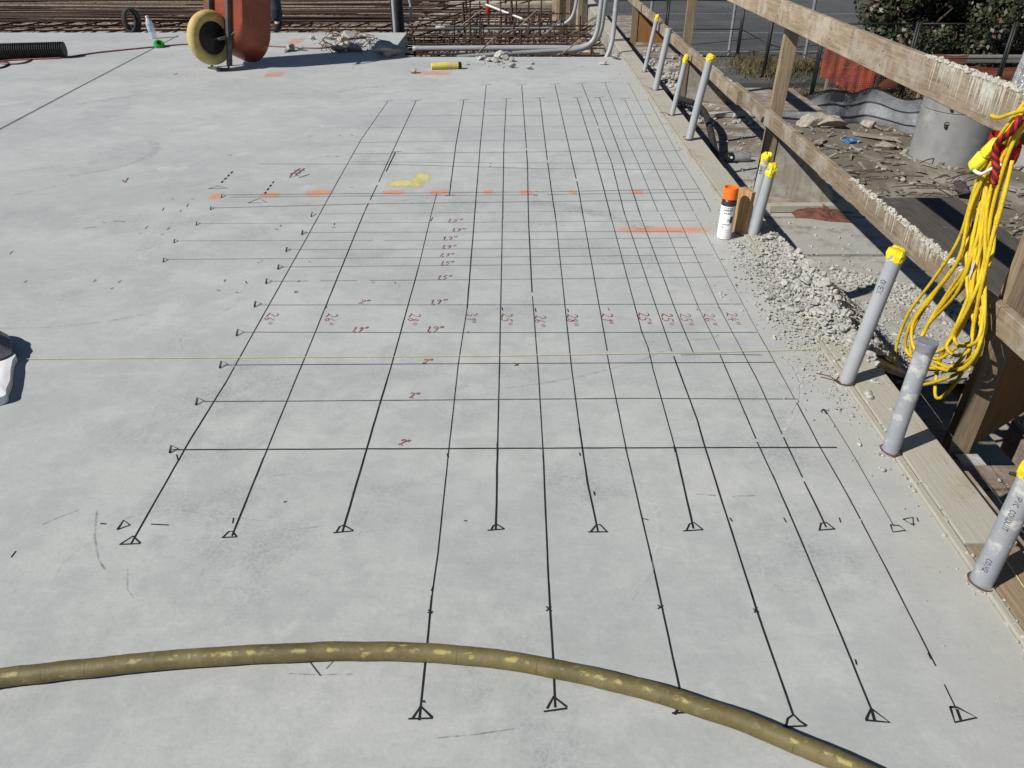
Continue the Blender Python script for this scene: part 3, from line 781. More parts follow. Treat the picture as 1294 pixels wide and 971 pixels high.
for (t, x, y) in (('26"', 341, 403), ('26"', 417, 404), ('28"', 522, 404), ('31"', 595, 402), ('25"', 640, 404), ('26"', 682, 406), ('28"', 723, 405), ('21"', 767, 403), ('25"', 814, 403), ('25"', 843, 404), ('25"', 867, 404), ('26"', 897, 404), ('24"', 926, 403)):
    floor_text(t, x, y, .042, rot=-math.pi / 2 - random.uniform(.0, .12), sx=.95, slant=0, w=.0034)
floor_text('#', 375, 217.5, .14, rot=0, mat='plum_ink', w=.010, sx=.6)
floor_text('W', 374, 222.8, .07, rot=0, mat='plum_ink', w=.009, sx=1.6)

# ---- sprayed paint: soft-edged sheets
def paint(px0, py0, px1, py1, mat, name="paint_mark", rough=.12):
    """elongated patch from one picture point to the other, half-height given by py1-py0"""
    a, b = G(px0, (py0 + py1) / 2), G(px1, (py0 + py1) / 2)
    hh = (G((px0 + px1) / 2, py0).y - G((px0 + px1) / 2, py1).y) / 2
    mb = MB(); mb.edge = []
    nx, ny = 24, 8
    z = .0008 + zlev() * .1
    for j in range(ny + 1):
        for i in range(nx + 1):
            u, v = i / nx * 2 - 1, j / ny * 2 - 1
            p = a.lerp(b, i / nx)
            mb.v.append((p.x, p.y + v * hh, z))
            mb.edge.append(max(0, min(1, 1.0 * (1 - abs(u) ** 4) * (1 - v * v))))
    for j in range(ny):
        for i in range(nx):
            k = j * (nx + 1) + i
            mb.f.append((k, k + 1, k + nx + 2, k + nx + 1))
    return link(name, mb, mat, slab)
for (a, b, c, d, m_) in ((263, 243, 283, 254, 'orange_paint'), (326, 242, 355, 251, 'orange_paint'), (382, 239, 424, 249, 'orange_paint'), (480, 239, 514, 248, 'orange_paint'), (540, 239, 572, 248, 'orange_paint'), (609, 239, 624, 247, 'orange_paint'), (655, 239, 674, 247, 'orange_paint'), (717, 240, 730, 246, 'orange_paint'), (796, 239, 814, 247, 'orange_paint'),
                         (770, 285.5, 908, 296, 'orange_paint'), (332, 90, 360, 99, 'orange_faint'), (515, 89, 575, 96, 'orange_faint'), (365, 47, 385, 57, 'orange_faint')):
    paint(a, b, c, d, m_)
paint(484, 225, 540, 239, 'yellow_paint')
paint(518, 216, 546, 234, 'yellow_paint')

# ================================================================== FORMWORK EDGE
form = thing("edge_formwork", "dusty timber boards nailed along the slab's edge beside the gap", "formwork", (1.2, 3, 0))
y0 = -1.5
for i, (ya, yb, mat, dz) in enumerate(((-1.5, 1.43, 'form_brown', -.002), (1.436, 4.62, 'form_wood', .004), (4.626, 8.9, 'form_wood', .0), (8.906, 12.4, 'form_wood', .003), (12.406, 16, 'form_wood', 0))):
    mb = MB(); mb.box(1.152, 1.288, ya, yb, -.038 + dz, .006 + dz, bev=.004)
    link("board", mb, mat, form)
for (ya, yb) in ((-1.5, 2.2), (2.205, 5.4), (5.405, 8.44)):
    mb = MB(); mb.box(1.127, 1.148, ya, yb, -.03, .009, bev=.003)
    link("chamfer_strip", mb, 'form_wood', form)
for (ya, yb) in ((-1.5, 2.44), (2.445, 4.88), (4.885, 7.3), (7.305, 9.7), (9.705, 12.2), (12.205, 16)):
    mb = MB(); mb.box(1.262, 1.28, ya, yb, -.62, -.042)
    link("side_panel", mb, 'dark_ply', form)
mb = MB(); mb.box(1.13, 1.155, 8.47, 16, -.46, -.004)
link("inner_panel", mb, 'edge_concrete', form)
mb = MB(); mb.box(1.325, 1.363, -1.5, 1.80, -.19, -.05, bev=.004)
link("waler", mb, 'form_brown', form)
# pencilled lines on the near boards
for (a, b, m_) in (((1163, 497), (1294, 674), 'ink_thin'), ((1205, 610), (1294, 742), 'yellow_string')):
    p, q = G(*a, .008), G(*b, .008)
    mb = MB(); mb.tube([p, q], .0012, 5)
    link("chalk_line", mb, m_, form)

# ================================================================== DECK OUTSIDE THE EDGE
DZ = -.52
deck = thing("work_platform", "timber work platform below the slab edge outside the gap", "platform", (2.2, 4, DZ))
yb = -1.2
k = 0
rows = []
while yb < 2.45:                                  # loose planks lying across, with open joints
    w = random.choice((.14, .19, .235))
    rows.append((yb, yb + w, 1.78 + random.uniform(-.03, .05), 2.72, 'deck_wood', .038)); yb += w + random.choice((.012, .03, .07))
for (a, b, mat) in ((3.06, 3.30, 'deck_dusty'), (3.32, 4.52, 'deck_dusty'), (4.56, 5.20, 'deck_dusty'), (5.24, 5.62, 'deck_dusty'), (5.68, 6.05, 'deck_dusty'), (6.1, 6.72, 'deck_dusty'), (6.76, 7.65, 'deck_wood'), (7.69, 8.55, 'deck_wood'), (8.6, 9.7, 'deck_dusty'), (9.74, 11.2, 'deck_dusty'), (11.24, 13.2, 'deck_wood'), (13.24, 16, 'deck_wood')):
    rows.append((a, b, 1.78 + random.uniform(-.02, .03), 2.70, mat, .019))
for a, b, x0, x1, mat, t in rows:
    zj = random.uniform(-.006, .004)
    mb = MB(); mb.box(x0, x1, a, b, DZ - t + zj, DZ + zj, bev=.003)
    link("deck_board", mb, mat, deck)
for (xa, xb) in ((1.80, 1.89), (2.22, 2.31), (2.58, 2.67)):
    mb = MB(); mb.box(xa, xb, -1.2, 16, DZ - .20, DZ - .047)
    link("joist", mb, 'deck_wood', deck)
for yy in (0.2, 2.6, 5.0, 7.4, 9.8, 12.2, 15):
    mb = MB(); mb.box(2.0, 2.1, yy, yy + .1, GZ - .05, DZ - .202)
    link("prop", mb, 'post_wood', deck)
for (x0, x1, a, b, zz, lab) in ((2.715, 3.30, 3.7, 5.55, DZ + .012, "dark film-faced plywood sheet lying on the platform behind the mid rail"),
                                (2.05, 3.25, 8.30, 9.40, DZ + .012, "brown plywood sheet sticking out past the platform near the silt fence")):
    mb = MB(); mb.box(x0, x1, a, b, zz, zz + .018, bev=.002)
    o = link("plywood_sheet", mb, 'dark_ply' if a < 5 else 'deck_wood', origin=(x0, a, zz))
    tag(o, lab, "plywood")
# sloping sheet that bridges the gap under the rubble
A0, A1 = Vector((1.30, 0, -.03)), Vector((1.90, 0, DZ + .03))
mb = MB()
vs = []
for far in (0, 1):
    for p, yn in ((A0, 2.42), (A1, 3.00)):
        yy = 3.70 if far else yn
        vs += [Vector((p.x, yy, p.z)), Vector((p.x - .012, yy, p.z - .018))]
mb.add(vs, [(0, 2, 6, 4), (1, 5, 7, 3), (0, 1, 3, 2), (4, 6, 7, 5), (0, 4, 5, 1), (2, 3, 7, 6)])
tag(link("ramp_sheet", mb, 'deck_dusty', origin=(1.6, 3, -.3)), "sloping plywood sheet bridging the gap under the rubble", "plywood")

# ================================================================== GUARD RAIL
RX = 1.75
rail = thing("guard_rail", "timber guard rail of two long boards on posts along the platform", "guard rail", (1.8, 4, DZ))
def board_y(name, x0, x1, ya, yb, z0, z1, mat, sag=0.0):
    mb = MB()
    n_ = max(2, int((yb - ya) / .25))
    prof = [(x0 + .003, z0), (x1 - .003, z0), (x1, z0 + .003), (x1, z1 - .003), (x1 - .003, z1), (x0 + .003, z1), (x0, z1 - .003), (x0, z0 + .003)]
    vs, fs = [], []
    for i in range(n_ + 1):
        y = ya + (yb - ya) * i / n_
        dx = .004 * mnoise.noise(Vector((y * .7, 3, x0)))
        dz = .005 * mnoise.noise(Vector((y * .6, 7, z0))) - sag * math.sin(math.pi * i / n_)
        vs += [Vector((a + dx, y, b + dz)) for a, b in prof]
    m_ = len(prof)
    for i in range(n_):
        for k_ in range(m_):
            fs.append((i * m_ + k_, i * m_ + (k_ + 1) % m_, (i + 1) * m_ + (k_ + 1) % m_, (i + 1) * m_ + k_))
    fs += [tuple(reversed(range(m_))), tuple(n_ * m_ + k_ for k_ in range(m_))]
    mb.add(vs, fs)
    return link(name, mb, mat, rail)
tr1 = board_y("top_rail", RX, RX + .038, -.6, 4.30, .68, .825, 'rail_wood')
tr2 = board_y("top_rail", RX, RX + .038, 4.305, 9.2, .68, .825, 'rail_wood')
board_y("top_rail", RX, RX + .038, 9.205, 15, .68, .825, 'rail_wood')
mr1 = board_y("mid_rail", RX, RX + .038, -.6, 2.47, .055, .155, 'rail_wood')
mr2 = board_y("mid_rail", RX, RX + .038, 2.475, 6.4, .055, .155, 'rail_wood')
board_y("mid_rail", RX - .039, RX - .001, 6.1, 10.2, .05, .148, 'rail_wood')
board_y("mid_rail", RX, RX + .038, 10.0, 15, .055, .155, 'rail_wood')
POSTS = (-.3, 2.52, 5.56, 8.75, 12.6)
for i, yy in enumerate(POSTS):
    lean = (0, .012, .03, .02, .0)[i]
    mb = MB()
    vs, fs = [], []
    zt = (.84, .80, .655, 1.25, 1.3)[i]
    for z, dx in ((DZ - .12, 0), (DZ + .6, lean * .5), (zt, lean)):
        for (a, b) in ((0, 0), (.089, 0), (.089, .05), (0, .05)):
            vs.append(Vector((RX + .0405 + a + dx, yy + b, z)))
    for l in range(2):
        for k_ in range(4):
            fs.append((l * 4 + k_, l * 4 + (k_ + 1) % 4, l * 4 + 4 + (k_ + 1) % 4, l * 4 + 4 + k_))
    fs += [(3, 2, 1, 0), (8, 9, 10, 11)]
    mb.add(vs, fs)
    link("post", mb, 'post_wood', rail)
    # triangular plywood gusset beside the post
    xg = RX + .132 + lean * .4
    g = MB()
    q = [(xg, DZ + .004), (xg + .46, DZ + .004), (xg + .46, DZ + .05), (xg + .06, DZ + .50), (xg, DZ + .50)]
    tw = (0, -.7, .42, .42, .2)[i]
    vs = [Vector((a, yy + .012 - (a - xg) * tw, b)) for a, b in q] + [Vector((a, yy + .030 - (a - xg) * tw, b)) for a, b in q]
    fs = [(0, 1, 2, 3, 4), (9, 8, 7, 6, 5)] + [(j, j + 5, (j + 1) % 5 + 5, (j + 1) % 5) for j in range(5)]
    g.add(vs, fs)
    gp = link("gusset", g, 'gusset_brown' if i in (1, 4) else 'gusset_grey', rail)
    if i == 1:                                     # stamped print on the near gusset
        mb = MB()
        st, L = strokes_of('WWW.')
        for s_ in st:
            pts = []
            for a, b in s_:
                u, w_ = (a - L / 2) * .045, (b - .5) * .045
                ca, sa = math.cos(.62), math.sin(.62)
                pts.append(Vector((xg + .22 + u * ca - w_ * sa, yy + .0105, DZ + .16 + u * sa + w_ * ca)))
            mb.tube(pts, .0016, 4)
        link("stamp", mb, 'print_black', gp)
    mb = MB(); mb.box(0 if i != 1 else .47, .46 if i != 1 else .56, -.045, -.004, DZ + .004, DZ + .042, Matrix.Translation((xg, yy + .011, 0)) @ Matrix.Rotation(-math.atan(tw), 4, 'Z'), bev=.003)
    link("sole_cleat", mb, 'deck_wood' if i != 1 else 'block_wood', rail)
# mortar splashed over the rails
def splash(parent, ya, yb, ztop, nlump, ndrip, lmax=.14):
    mb = MB()
    for _ in range(nlump):
        y = random.uniform(ya, yb)
        put_rock(mb, (RX + random.uniform(-.001, .036), y, ztop - .002), random.choice((.003, .004, .006, .008, .011)) , ROCK1)
    for _ in range(ndrip):
        y = random.triangular(ya, yb, ya + (yb - ya) * .45)
        L = random.choice((.02, .03, .05, .06, .10, .13)) * random.uniform(.7, 1.1)
        L = min(L, lmax * random.uniform(.5, 1))
        pts, rs = [], []
        wd = random.choice((.0014, .002, .0028, .004))
        for k_ in range(5):
            t = k_ / 4
            pts.append(Vector((RX - .0005, y + random.uniform(-.0015, .0015), ztop - .002 - L * t)))
            rs.append(wd * (1 - t * .7) * random.uniform(.5, 1.2))
        mb.tube(pts, rs, 6)
    link("mortar_splash", mb, 'mortar', parent)
splash(tr1, 2.48, 3.50, .825, 380, 50)
splash(tr1, 2.86, 3.12, .825, 120, 60)
splash(tr1, 3.2, 3.42, .825, 60, 34)
splash(mr2, 2.75, 3.95, .155, 420, 30, .09)
splash(mr2, 2.9, 3.3, .155, 120, 26, .09)
mb = MB()
for (y, z) in ((3.9, .72), (3.9, .78), (4.6, .73), (4.6, .78), (5.58, .73), (5.58, .79), (2.55, .09), (2.55, .13), (5.58, .08), (5.58, .13)):
    mb.lathe([(.005, 0), (.005, .002), (0, .003)], 8, (RX - .0005, y, z), (-1, 0, 0))
link("nail_heads", mb, 'frame_steel', rail)['kind'] = 'stuff'

# ================================================================== PVC PIPE STUBS
def crumple_cap(p, ax, r, mat, seed, h=.052):
    rnd = random.Random(seed)
    mb = MB()
    n_ = 18
    prof = [(1.02, -.55), (1.04, -.35), (1.07, -.05), (1.02, .18), (.80, .32), (.40, .36), (0.0, .33)] if mat == 'tape_yellow' else [(1.02, -.7), (1.04, -.5), (1.10, -.1), (1.16, .08), (1.12, .12), (.5, .10), (0, .10)]
    q = Vector(ax).normalized().to_track_quat('Z', 'Y').to_matrix()
    off = Vector((rnd.uniform(0, 50), 0, 0))
    vs, fs = [], []
    h *= rnd.uniform(.75, 1.3)
    for (rr, hh) in prof:
        for k_ in range(n_):
            a = 2 * math.pi * k_ / n_
            d = 1 + ((.34 if mat == 'tape_yellow' else .08) * mnoise.noise(Vector((math.cos(a) * 1.6, math.sin(a) * 1.6, hh * 2)) + off) if hh > -.5 else .0)
            vs.append(Vector(p) + q @ Vector((rr * r * d * math.cos(a), rr * r * d * math.sin(a), hh * h + (.012 if mat == 'tape_yellow' else .003) * mnoise.noise(Vector((a, hh * 3, 1)) + off))))
    for i in range(len(prof) - 1):
        for k_ in range(n_):
            fs.append((i * n_ + k_, i * n_ + (k_ + 1) % n_, (i + 1) * n_ + (k_ + 1) % n_, (i + 1) * n_ + k_))
    mb.add(vs, fs)
    return mb
def print_on_pipe(parent, a, b, r, txt, t0, h, face):
    """letters running along the pipe on the side that faces the given direction"""
    ax = (b - a).normalized()
    f = (Vector(face) - ax * Vector(face).dot(ax)).normalized()
    sd = ax.cross(f)
    st, L = strokes_of(txt)
    mb = MB()
    for s_ in st:
        pts = []
        for i, (u, w_) in enumerate(s_):
            along = t0 + (L - u) * h * .8
            th = (w_ - .5) * h / r
            pts.append(a + ax * along + (f * math.cos(th) + sd * math.sin(th)) * (r + .0003))
        mb.tube(pts, h * .075, 4)
    link("print", mb, 'print_black', parent)
def pipe_stub(base, topp, r, label, cap, mat='pvc', txt=None, wire=True, seed=0):
    b, t = Vector(base), Vector(topp)
    root = thing("pipe_stub", label, "pipe", b, "grey pipe stubs along the slab edge")
    ax = (t - b).normalized()
    mb = MB()
    nseg = 10
    bend = random.uniform(-.004, .004)
    pts = [b - ax * .03 + (t - b + ax * .03) * (i / nseg) + Vector((bend, bend, 0)) * math.sin(math.pi * i / nseg) for i in range(nseg + 1)]
    mb.tube(pts, r, 20, cap=(cap is not None))
    if cap is None:
        mb.tube([pts[-1] - ax * .05, pts[-1] + ax * .0005], r * .82, 16, cap=False)
        mb.tube([pts[-1] - ax * .05, pts[-1] - ax * .049], r * .82, 16)
    link("tube", mb, mat, root, smooth=40)
    if cap:
        link("tape_cap", crumple_cap(t, ax, r, cap, seed, .05 if cap == 'tape_yellow' else .045), cap, root, smooth=None if cap == 'tape_yellow' else 50)
    col_ = MB()
    for i in range(46):
        a = random.uniform(0, 6.28); d_ = r + random.uniform(-.001, .012) * random.random()
        put_rock(col_, (b.x + d_ * math.cos(a), b.y + d_ * math.sin(a), b.z - .001), random.choice((.002, .003, .005)), ROCK1)
    link("mortar_collar", col_, 'mortar', root)
    if txt:
        for (s_, t0, h) in txt:
            print_on_pipe(root, b, t, r, s_, t0, h, (-.75, -.66, .1))
    if wire:
        mb = MB()
        rr = r + .004
        pts = []
        for i in range(26):
            a = i / 25 * 2 * math.pi * 1.15 + seed
            pts.append(b + Vector((rr * math.cos(a), rr * math.sin(a), .006 + .010 * abs(math.sin(a * .7)))))
        tail = pts[-1] + Vector((.07 * math.cos(seed), .05, .006))
        pts += [pts[-1].lerp(tail, .5) + Vector((0, 0, .008)), tail]
        mb.tube(smooth_path(pts, 2), .0022, 6)
        link("tie_wire", mb, 'wire', root, smooth=True)
    return root
def stub(bpx, tpx, r, label, cap, **kw):
    b = G(*bpx)
    t = PYY(tpx[0], tpx[1], b.y + kw.pop('dy', 0.0))
    return pipe_stub(b, t, r, label, cap, **kw)
stub((814, 92), (830.5, 22), .019, "thin grey pipe with yellow tape, next to the pit end of the slab", 'tape_yellow', seed=1)
stub((828, 115), (845.8, 36), .026, "grey pipe with untaped open top between two yellow-taped stubs", None, seed=2)
stub((848.5, 147), (867, 73), .019, "short slim yellow-taped grey pipe in front of the second grey gusset", 'tape_yellow', seed=3)
stub((870.5, 178), (898, 72), .025, "tall yellow-taped grey pipe standing alone beyond the lying bottle", 'tape_yellow', seed=4)
stub((944, 296), (968.5, 199), .022, "paired yellow-taped grey pipe touching the wood offcut beside the spray can", 'tape_yellow', seed=5, txt=[('OMEX', .30, .012)])
stub((951, 299), (974.5, 212), .024, "paired yellow-taped grey pipe beside the rubble, partner of the one at the offcut", 'tape_yellow', seed=8, wire=False, dy=.02)
stub((1067.5, 486), (1134, 320), .024, "clean grey pipe with yellow tape at the end of the rubble heap", 'tape_yellow', seed=9, txt=[('OMEX', .345, .016)])
stub((1124, 573), (1172, 434), .0245, "mortar-stained grey pipe sealed with grey tape in front of the yellow cord", 'tape_grey', mat='pvc_dirty', seed=11)
stub((1238, 739), (1309, 592), .026, "mortar-splashed printed grey pipe with rusty wire on the brown form board", 'tape_yellow', mat='pvc_dirty', seed=12, txt=[('PVC CONDUIT', .19, .012), ('CO.M2', .06, .012)])

# ================================================================== SPRAY CAN, OFFCUT, RAG, BOTTLE
cb = G(914.5, 300.5)
can = thing("spray_can", "white marking paint can with orange cap standing on the slab", "spray can", cb)
R = .0345
mb = MB(); mb.lathe([(R - .003, 0), (R + .0008, .002), (R + .0008, .005), (R, .007), (R, .178), (R - .001, .182)], 32, cb)
body = link("can_body", mb, 'can_white', can, smooth=35)
mb = MB(); mb.lathe([(R + .0006, .166), (R + .0006, .186), (R - .004, .194), (R - .006, .196)], 32, cb)
link("collar", mb, 'can_black', can, smooth=35)
mb = MB(); mb.lathe([(R - .001, .196), (R + .0015, .198), (R + .0005, .246), (R - .001, .25), (R - .004, .250), (R - .006, .238), (0, .237)], 32, cb)
link("cap", mb, 'cap_orange', can, smooth=35)
mb = MB(); mb.lathe([(R + .001, -.0005 + .001), (R + .0015, .003), (R + .001, .006)], 32, cb)
link("bottom_rim", mb, 'can_steel', can, smooth=35)
face = math.atan2(-cb.y, -cb.x) + .12
def can_pt(u, z):
    a = face + u / R
    return Vector((cb.x + (R + .0004) * math.cos(a), cb.y + (R + .0004) * math.sin(a), cb.z + z))
mb = MB()
for txt, z, h in (('MARKER', .143, .0085), ('PAINT', .128, .0085)):
    st, L = strokes_of(txt)
    for s_ in st:
        pts = [can_pt((a - L / 2) * h * .95 - .002, z + b * h) for a, b in s_]
        mb.tube(pts, .0009, 4)
for z, L in ((.157, .040),):
    for i in range(6):
        mb.tube([can_pt(-.02 + i * .0072, z), can_pt(-.016 + i * .0072, z + .003)], .0015, 4)
link("lettering", mb, 'print_black', body)
def can_patch(u0, u1, z0, z1, mat, name):
    mb = MB()
    n_ = 8
    for i in range(n_ + 1):
        u = u0 + (u1 - u0) * i / n_
        for z in (z0, z1):
            p = can_pt(u, z); mb.v.append(tuple(p))
    for i in range(n_):
        mb.f.append((2 * i, 2 * i + 2, 2 * i + 3, 2 * i + 1))
    link(name, mb, mat, body)
can_patch(-.026, .018, .076, .079, 'can_black', "label_stripe")
can_patch(-.024, -.013, .055, .070, 'can_grey', "label_badge")
can_patch(-.001, .012, .092, .106, 'can_grey', "label_picture")
can_patch(.012, .026, .085, .118, 'can_black', "label_picture")
can_patch(-.012, .010, .176, .183, 'can_white', "collar_label")
for zz in (.012, .02, .03, .04, .048):
    can_patch(-.008, .02, zz, zz + .0015, 'can_grey', "label_small_print")
ob = G(933, 296)
mb = MB()
Mx = Matrix.Translation((ob.x + .012, ob.y + .02, 0)) @ Matrix.Rotation(.5, 4, 'Z') @ Matrix.Rotation(.05, 4, 'Y')
mb.box(-.02, .02, -.045, .045, 0.001, .215, Mx, bev=.003)
tag(link("wood_offcut", mb, 'block_wood', origin=(ob.x, ob.y, 0)), "short upright lumber offcut between spray can and paired pipes", "lumber")
# rag
rp = G(1032, 270, DZ)
mb = MB()
nx, ny = 34, 24
for j in range(ny + 1):
    for i in range(nx + 1):
        u, v = i / nx * 2 - 1, j / ny * 2 - 1
        k_ = 1 + .25 * mnoise.noise(Vector((math.atan2(v, u) * 1.2, 2, 0)))
        x, y = u * .18 * k_, v * .15 * k_ - u * .05
        e = max(0, 1 - max(abs(u), abs(v)) ** 3)
        z = .005 + e * (.022 + .045 * abs(mnoise.noise(Vector((x * 16 + y * 6, y * 7, 1.7)))) + .02 * abs(mnoise.noise(Vector((x * 34, y * 30, 9)))))
        mb.v.append((rp.x + x, rp.y + y, DZ + z))
for j in range(ny):
    for i in range(nx):
        q = j * (nx + 1) + i
        mb.f.append((q, q + 1, q + nx + 2, q + nx + 1))
tag(link("rag", mb, 'rag', origin=(rp.x, rp.y, DZ), smooth=True), "crumpled reddish brown rag on the dusty platform", "rag")
# bottle lying on the platform with a black cap
bp = G(918, 199, DZ + .04)
bt = thing("lying_bottle", "smoky plastic bottle with black end lying across the gap", "bottle", (bp.x, bp.y, DZ))
ax = Vector((1, .18, -.05)).normalized()
mb = MB(); mb.lathe([(.030, .055), (.036, .07), (.036, .195), (.030, .21), (0, .212)], 20, bp, ax)
link("bottle_body", mb, 'clear_grey', bt, smooth=35)
mb = MB(); mb.lathe([(.034, 0), (.040, .006), (.040, .052), (.034, .058), (0, .058)], 20, bp, ax)
link("black_end", mb, 'black_plastic', bt, smooth=35)
mb = MB(); mb.lathe([(.010, 0), (.010, .012), (0, .013)], 12, bp + Vector((.03, -.04, .01)), (0, -1, .2))
link("white_valve", mb, 'white_plastic', bt, smooth=35)

# ================================================================== YELLOW CORD ON THE RAIL
CXP = 1.695
root = thing("extension_cord", "yellow extension cord coiled and hung from the guard rail", "cord", (CXP, 2.7, -.3))
def cp(px, py, dx=0.0):
    return PXX(px, py, CXP + dx)
LOOPS = [
 [(1294, 128), (1268, 160), (1236, 225), (1214, 300), (1178, 355), (1146, 398), (1132, 440), (1139, 470), (1160, 486), (1205, 478), (1232, 452), (1238, 420), (1228, 360), (1225, 300), (1240, 220), (1268, 170), (1294, 140)],
 [(1294, 138), (1262, 175), (1244, 240), (1226, 310), (1190, 365), (1157, 410), (1148, 448), (1162, 462), (1196, 462), (1222, 448), (1234, 415), (1224, 350), (1236, 260), (1254, 200), (1290, 150)],
 [(1290, 150), (1266, 190), (1252, 240), (1232, 320), (1205, 370), (1172, 405), (1160, 432), (1170, 446), (1200, 436), (1222, 400), (1230, 350), (1240, 280), (1256, 215), (1280, 175)],
 [(1294, 133), (1258, 190), (1230, 260), (1212, 330), (1176, 380), (1154, 412), (1152, 440), (1180, 455), (1212, 466), (1232, 446), (1243, 405), (1241, 340), (1250, 260), (1268, 200), (1294, 160)],
 [(1288, 160), (1262, 220), (1246, 290), (1228, 360), (1206, 410), (1196, 440), (1186, 470), (1180, 495), (1192, 502), (1208, 488), (1224, 455), (1236, 400), (1238, 330), (1250, 260), (1270, 195)],
 [(1284, 170), (1258, 230), (1240, 300), (1222, 345), (1194, 378), (1170, 420), (1164, 440), (1186, 452), (1216, 440), (1240, 425), (1246, 380), (1243, 320), (1256, 255), (1276, 190)],
 [(1280, 165), (1248, 215), (1232, 238), (1231, 258), (1242, 262), (1252, 240), (1262, 205), (1286, 170)],
 [(1294, 146), (1270, 200), (1256, 270), (1240, 330), (1230, 370), (1218, 405), (1206, 428), (1216, 440), (1232, 428), (1240, 395), (1246, 340), (1260, 270), (1278, 205)],
 [(1282, 178), (1262, 250), (1254, 310), (1245, 340)],
]
LOOPS += [[(x + dx_ + .04 * (x - 1230) * sg, y + dy_) for x, y in LOOPS[q_]] for q_, dx_, dy_, sg in ((1, 5, 4, -3), (3, -5, 5, 1), (7, -8, 12, 2))]
for i, lp in enumerate(LOOPS):
    pts = [cp(x + random.uniform(-4, 4), y + random.uniform(-3, 3), -.012 * (i % 4) - .035 * abs(math.sin(k_ * .9 + i)) + .02) for k_, (x, y) in enumerate(lp)]
    mb = MB(); mb.tube(smooth_path(pts, 7), .0066, 8)
    link("cord_loop", mb, 'cord_yellow', root, smooth=True)
# the part that goes up and over the top rail
mb = MB()
for k_ in range(4):
    y = 2.50 + k_ * .018
    a = cp(1288 - 3 * k_, 140 + 6 * k_, -.01 - .004 * k_)
    mb.tube(smooth_path([a, (RX - .015, y, .78), (RX + .0, y, .834), (RX + .02, y - .005, .838), (RX + .05, y - .01, .80), (RX + .055, y, .6), (RX + .06, y, .30)], 6), .0068, 8)
link("cord_over_rail", mb, 'cord_yellow', root, smooth=True)
mb = MB(); mb.tube(smooth_path([cp(1253, 146, -.045), cp(1262, 149, -.05), cp(1278, 144, -.05), cp(1300, 138, -.05)], 6), .0068, 8)
link("cord_end", mb, 'cord_yellow', root, smooth=True)
# red strap round the bundle
sc = cp(1268, 187, -.02)
mb = MB()
nk = 26
axb = (cp(1255, 240, -.02) - cp(1285, 150, -.02)).normalized()
e1 = axb.orthogonal().normalized(); e2 = axb.cross(e1)
ex = Vector((1, 0, 0)); ex = (ex - axb * ex.dot(axb)).normalized(); ey = axb.cross(ex)
vs, fs = [], []
for (h_, s_) in ((-.030, .95), (-.022, 1.0), (0, 1.02), (.022, .98), (.030, .93)):
    for k_ in range(nk):
        a = 2 * math.pi * k_ / nk
        w_ = 1 + .05 * mnoise.noise(Vector((a * 2, h_ * 60, 0)))
        vs.append(sc + axb * (h_ + .012 * math.sin(a)) + ex * math.cos(a) * .040 * s_ * w_ + ey * math.sin(a) * .075 * s_ * w_)
for i in range(4):
    for k_ in range(nk):
        fs.append((i * nk + k_, i * nk + (k_ + 1) % nk, (i + 1) * nk + (k_ + 1) % nk, (i + 1) * nk + k_))
mb.add(vs, fs)
link("red_strap", mb, 'red_strap', root, smooth=True)
for off, col in ((0, 'dark_red_rope'), (1, 'red_strap')):
    mb = MB()
    for s_ in range(2):
        pts = []
        path = smooth_path([cp(1292, 148, -.06), cp(1276, 168, -.075), cp(1262, 180, -.075), cp(1257, 196, -.07), cp(1259, 214, -.065), cp(1256, 232, -.06)], 10)
        for i, p in enumerate(path):
            a = i * .5 + s_ * math.pi + off * 1.5
            pts.append(p + Vector((math.cos(a) * .007, math.sin(a) * .007, 0)))
        mb.tube(pts, .0062, 7)
    link("twisted_rope", mb, col, root, smooth=True)
# connector body
ca, cb2 = cp(1260, 178, -.06), cp(1229, 212, -.075)
axp = (cb2 - ca).normalized()
sd = axp.cross(Vector((1, 0, 0))).normalized(); fr = axp.cross(sd)
L = (cb2 - ca).length
def plug(t0, t1, w0, w1, mat, name):
    mb = MB()
    vs = []
    n_ = 12
    for t, w_ in ((t0, w0 * .8), (t0 + .1 * (t1 - t0), w0), (t1 - .1 * (t1 - t0), w1), (t1, w1 * .8)):
        for k_ in range(n_):
            a = 2 * math.pi * k_ / n_
            c, s_ = math.cos(a), math.sin(a)
            sq = (abs(c) ** 4 + abs(s_) ** 4) ** -.25
            vs.append(ca + axp * (L * t) + sd * (c * sq * w_) + fr * (s_ * sq * w_ * .75))
    fs = [(i * n_ + k_, i * n_ + (k_ + 1) % n_, (i + 1) * n_ + (k_ + 1) % n_, (i + 1) * n_ + k_) for i in range(3) for k_ in range(n_)]
    fs += [tuple(reversed(range(n_))), tuple(3 * n_ + k_ for k_ in range(n_))]
    mb.add(vs, fs)
    link(name, mb, mat, root, smooth=40)
plug(0, .50, .017, .022, 'plug_yellow', "connector")
plug(.53, 1.0, .024, .024, 'plug_yellow', "connector")
mb = MB(); mb.tube(smooth_path([cp(1230, 215, -.08), cp(1240, 220, -.075), cp(1252, 214, -.07), cp(1266, 208, -.05)], 6), [.006] * 19, 8)
link("white_tie", mb, 'white_plastic', root, smooth=True)
mb = MB(); mb.tube([cp(1237, 205, -.08), cp(1229, 214, -.085), cp(1226, 219, -.085)], .004, 6)
link("green_pin", mb, 'green', root, smooth=True)
mb = MB(); mb.box(-.012, .012, -.001, .001, -.03, .03, Matrix.Translation(cp(1228, 341, -.06)) @ Matrix.Rotation(1.2, 4, 'Z'))
link("tag", mb, 'white_plastic', root)

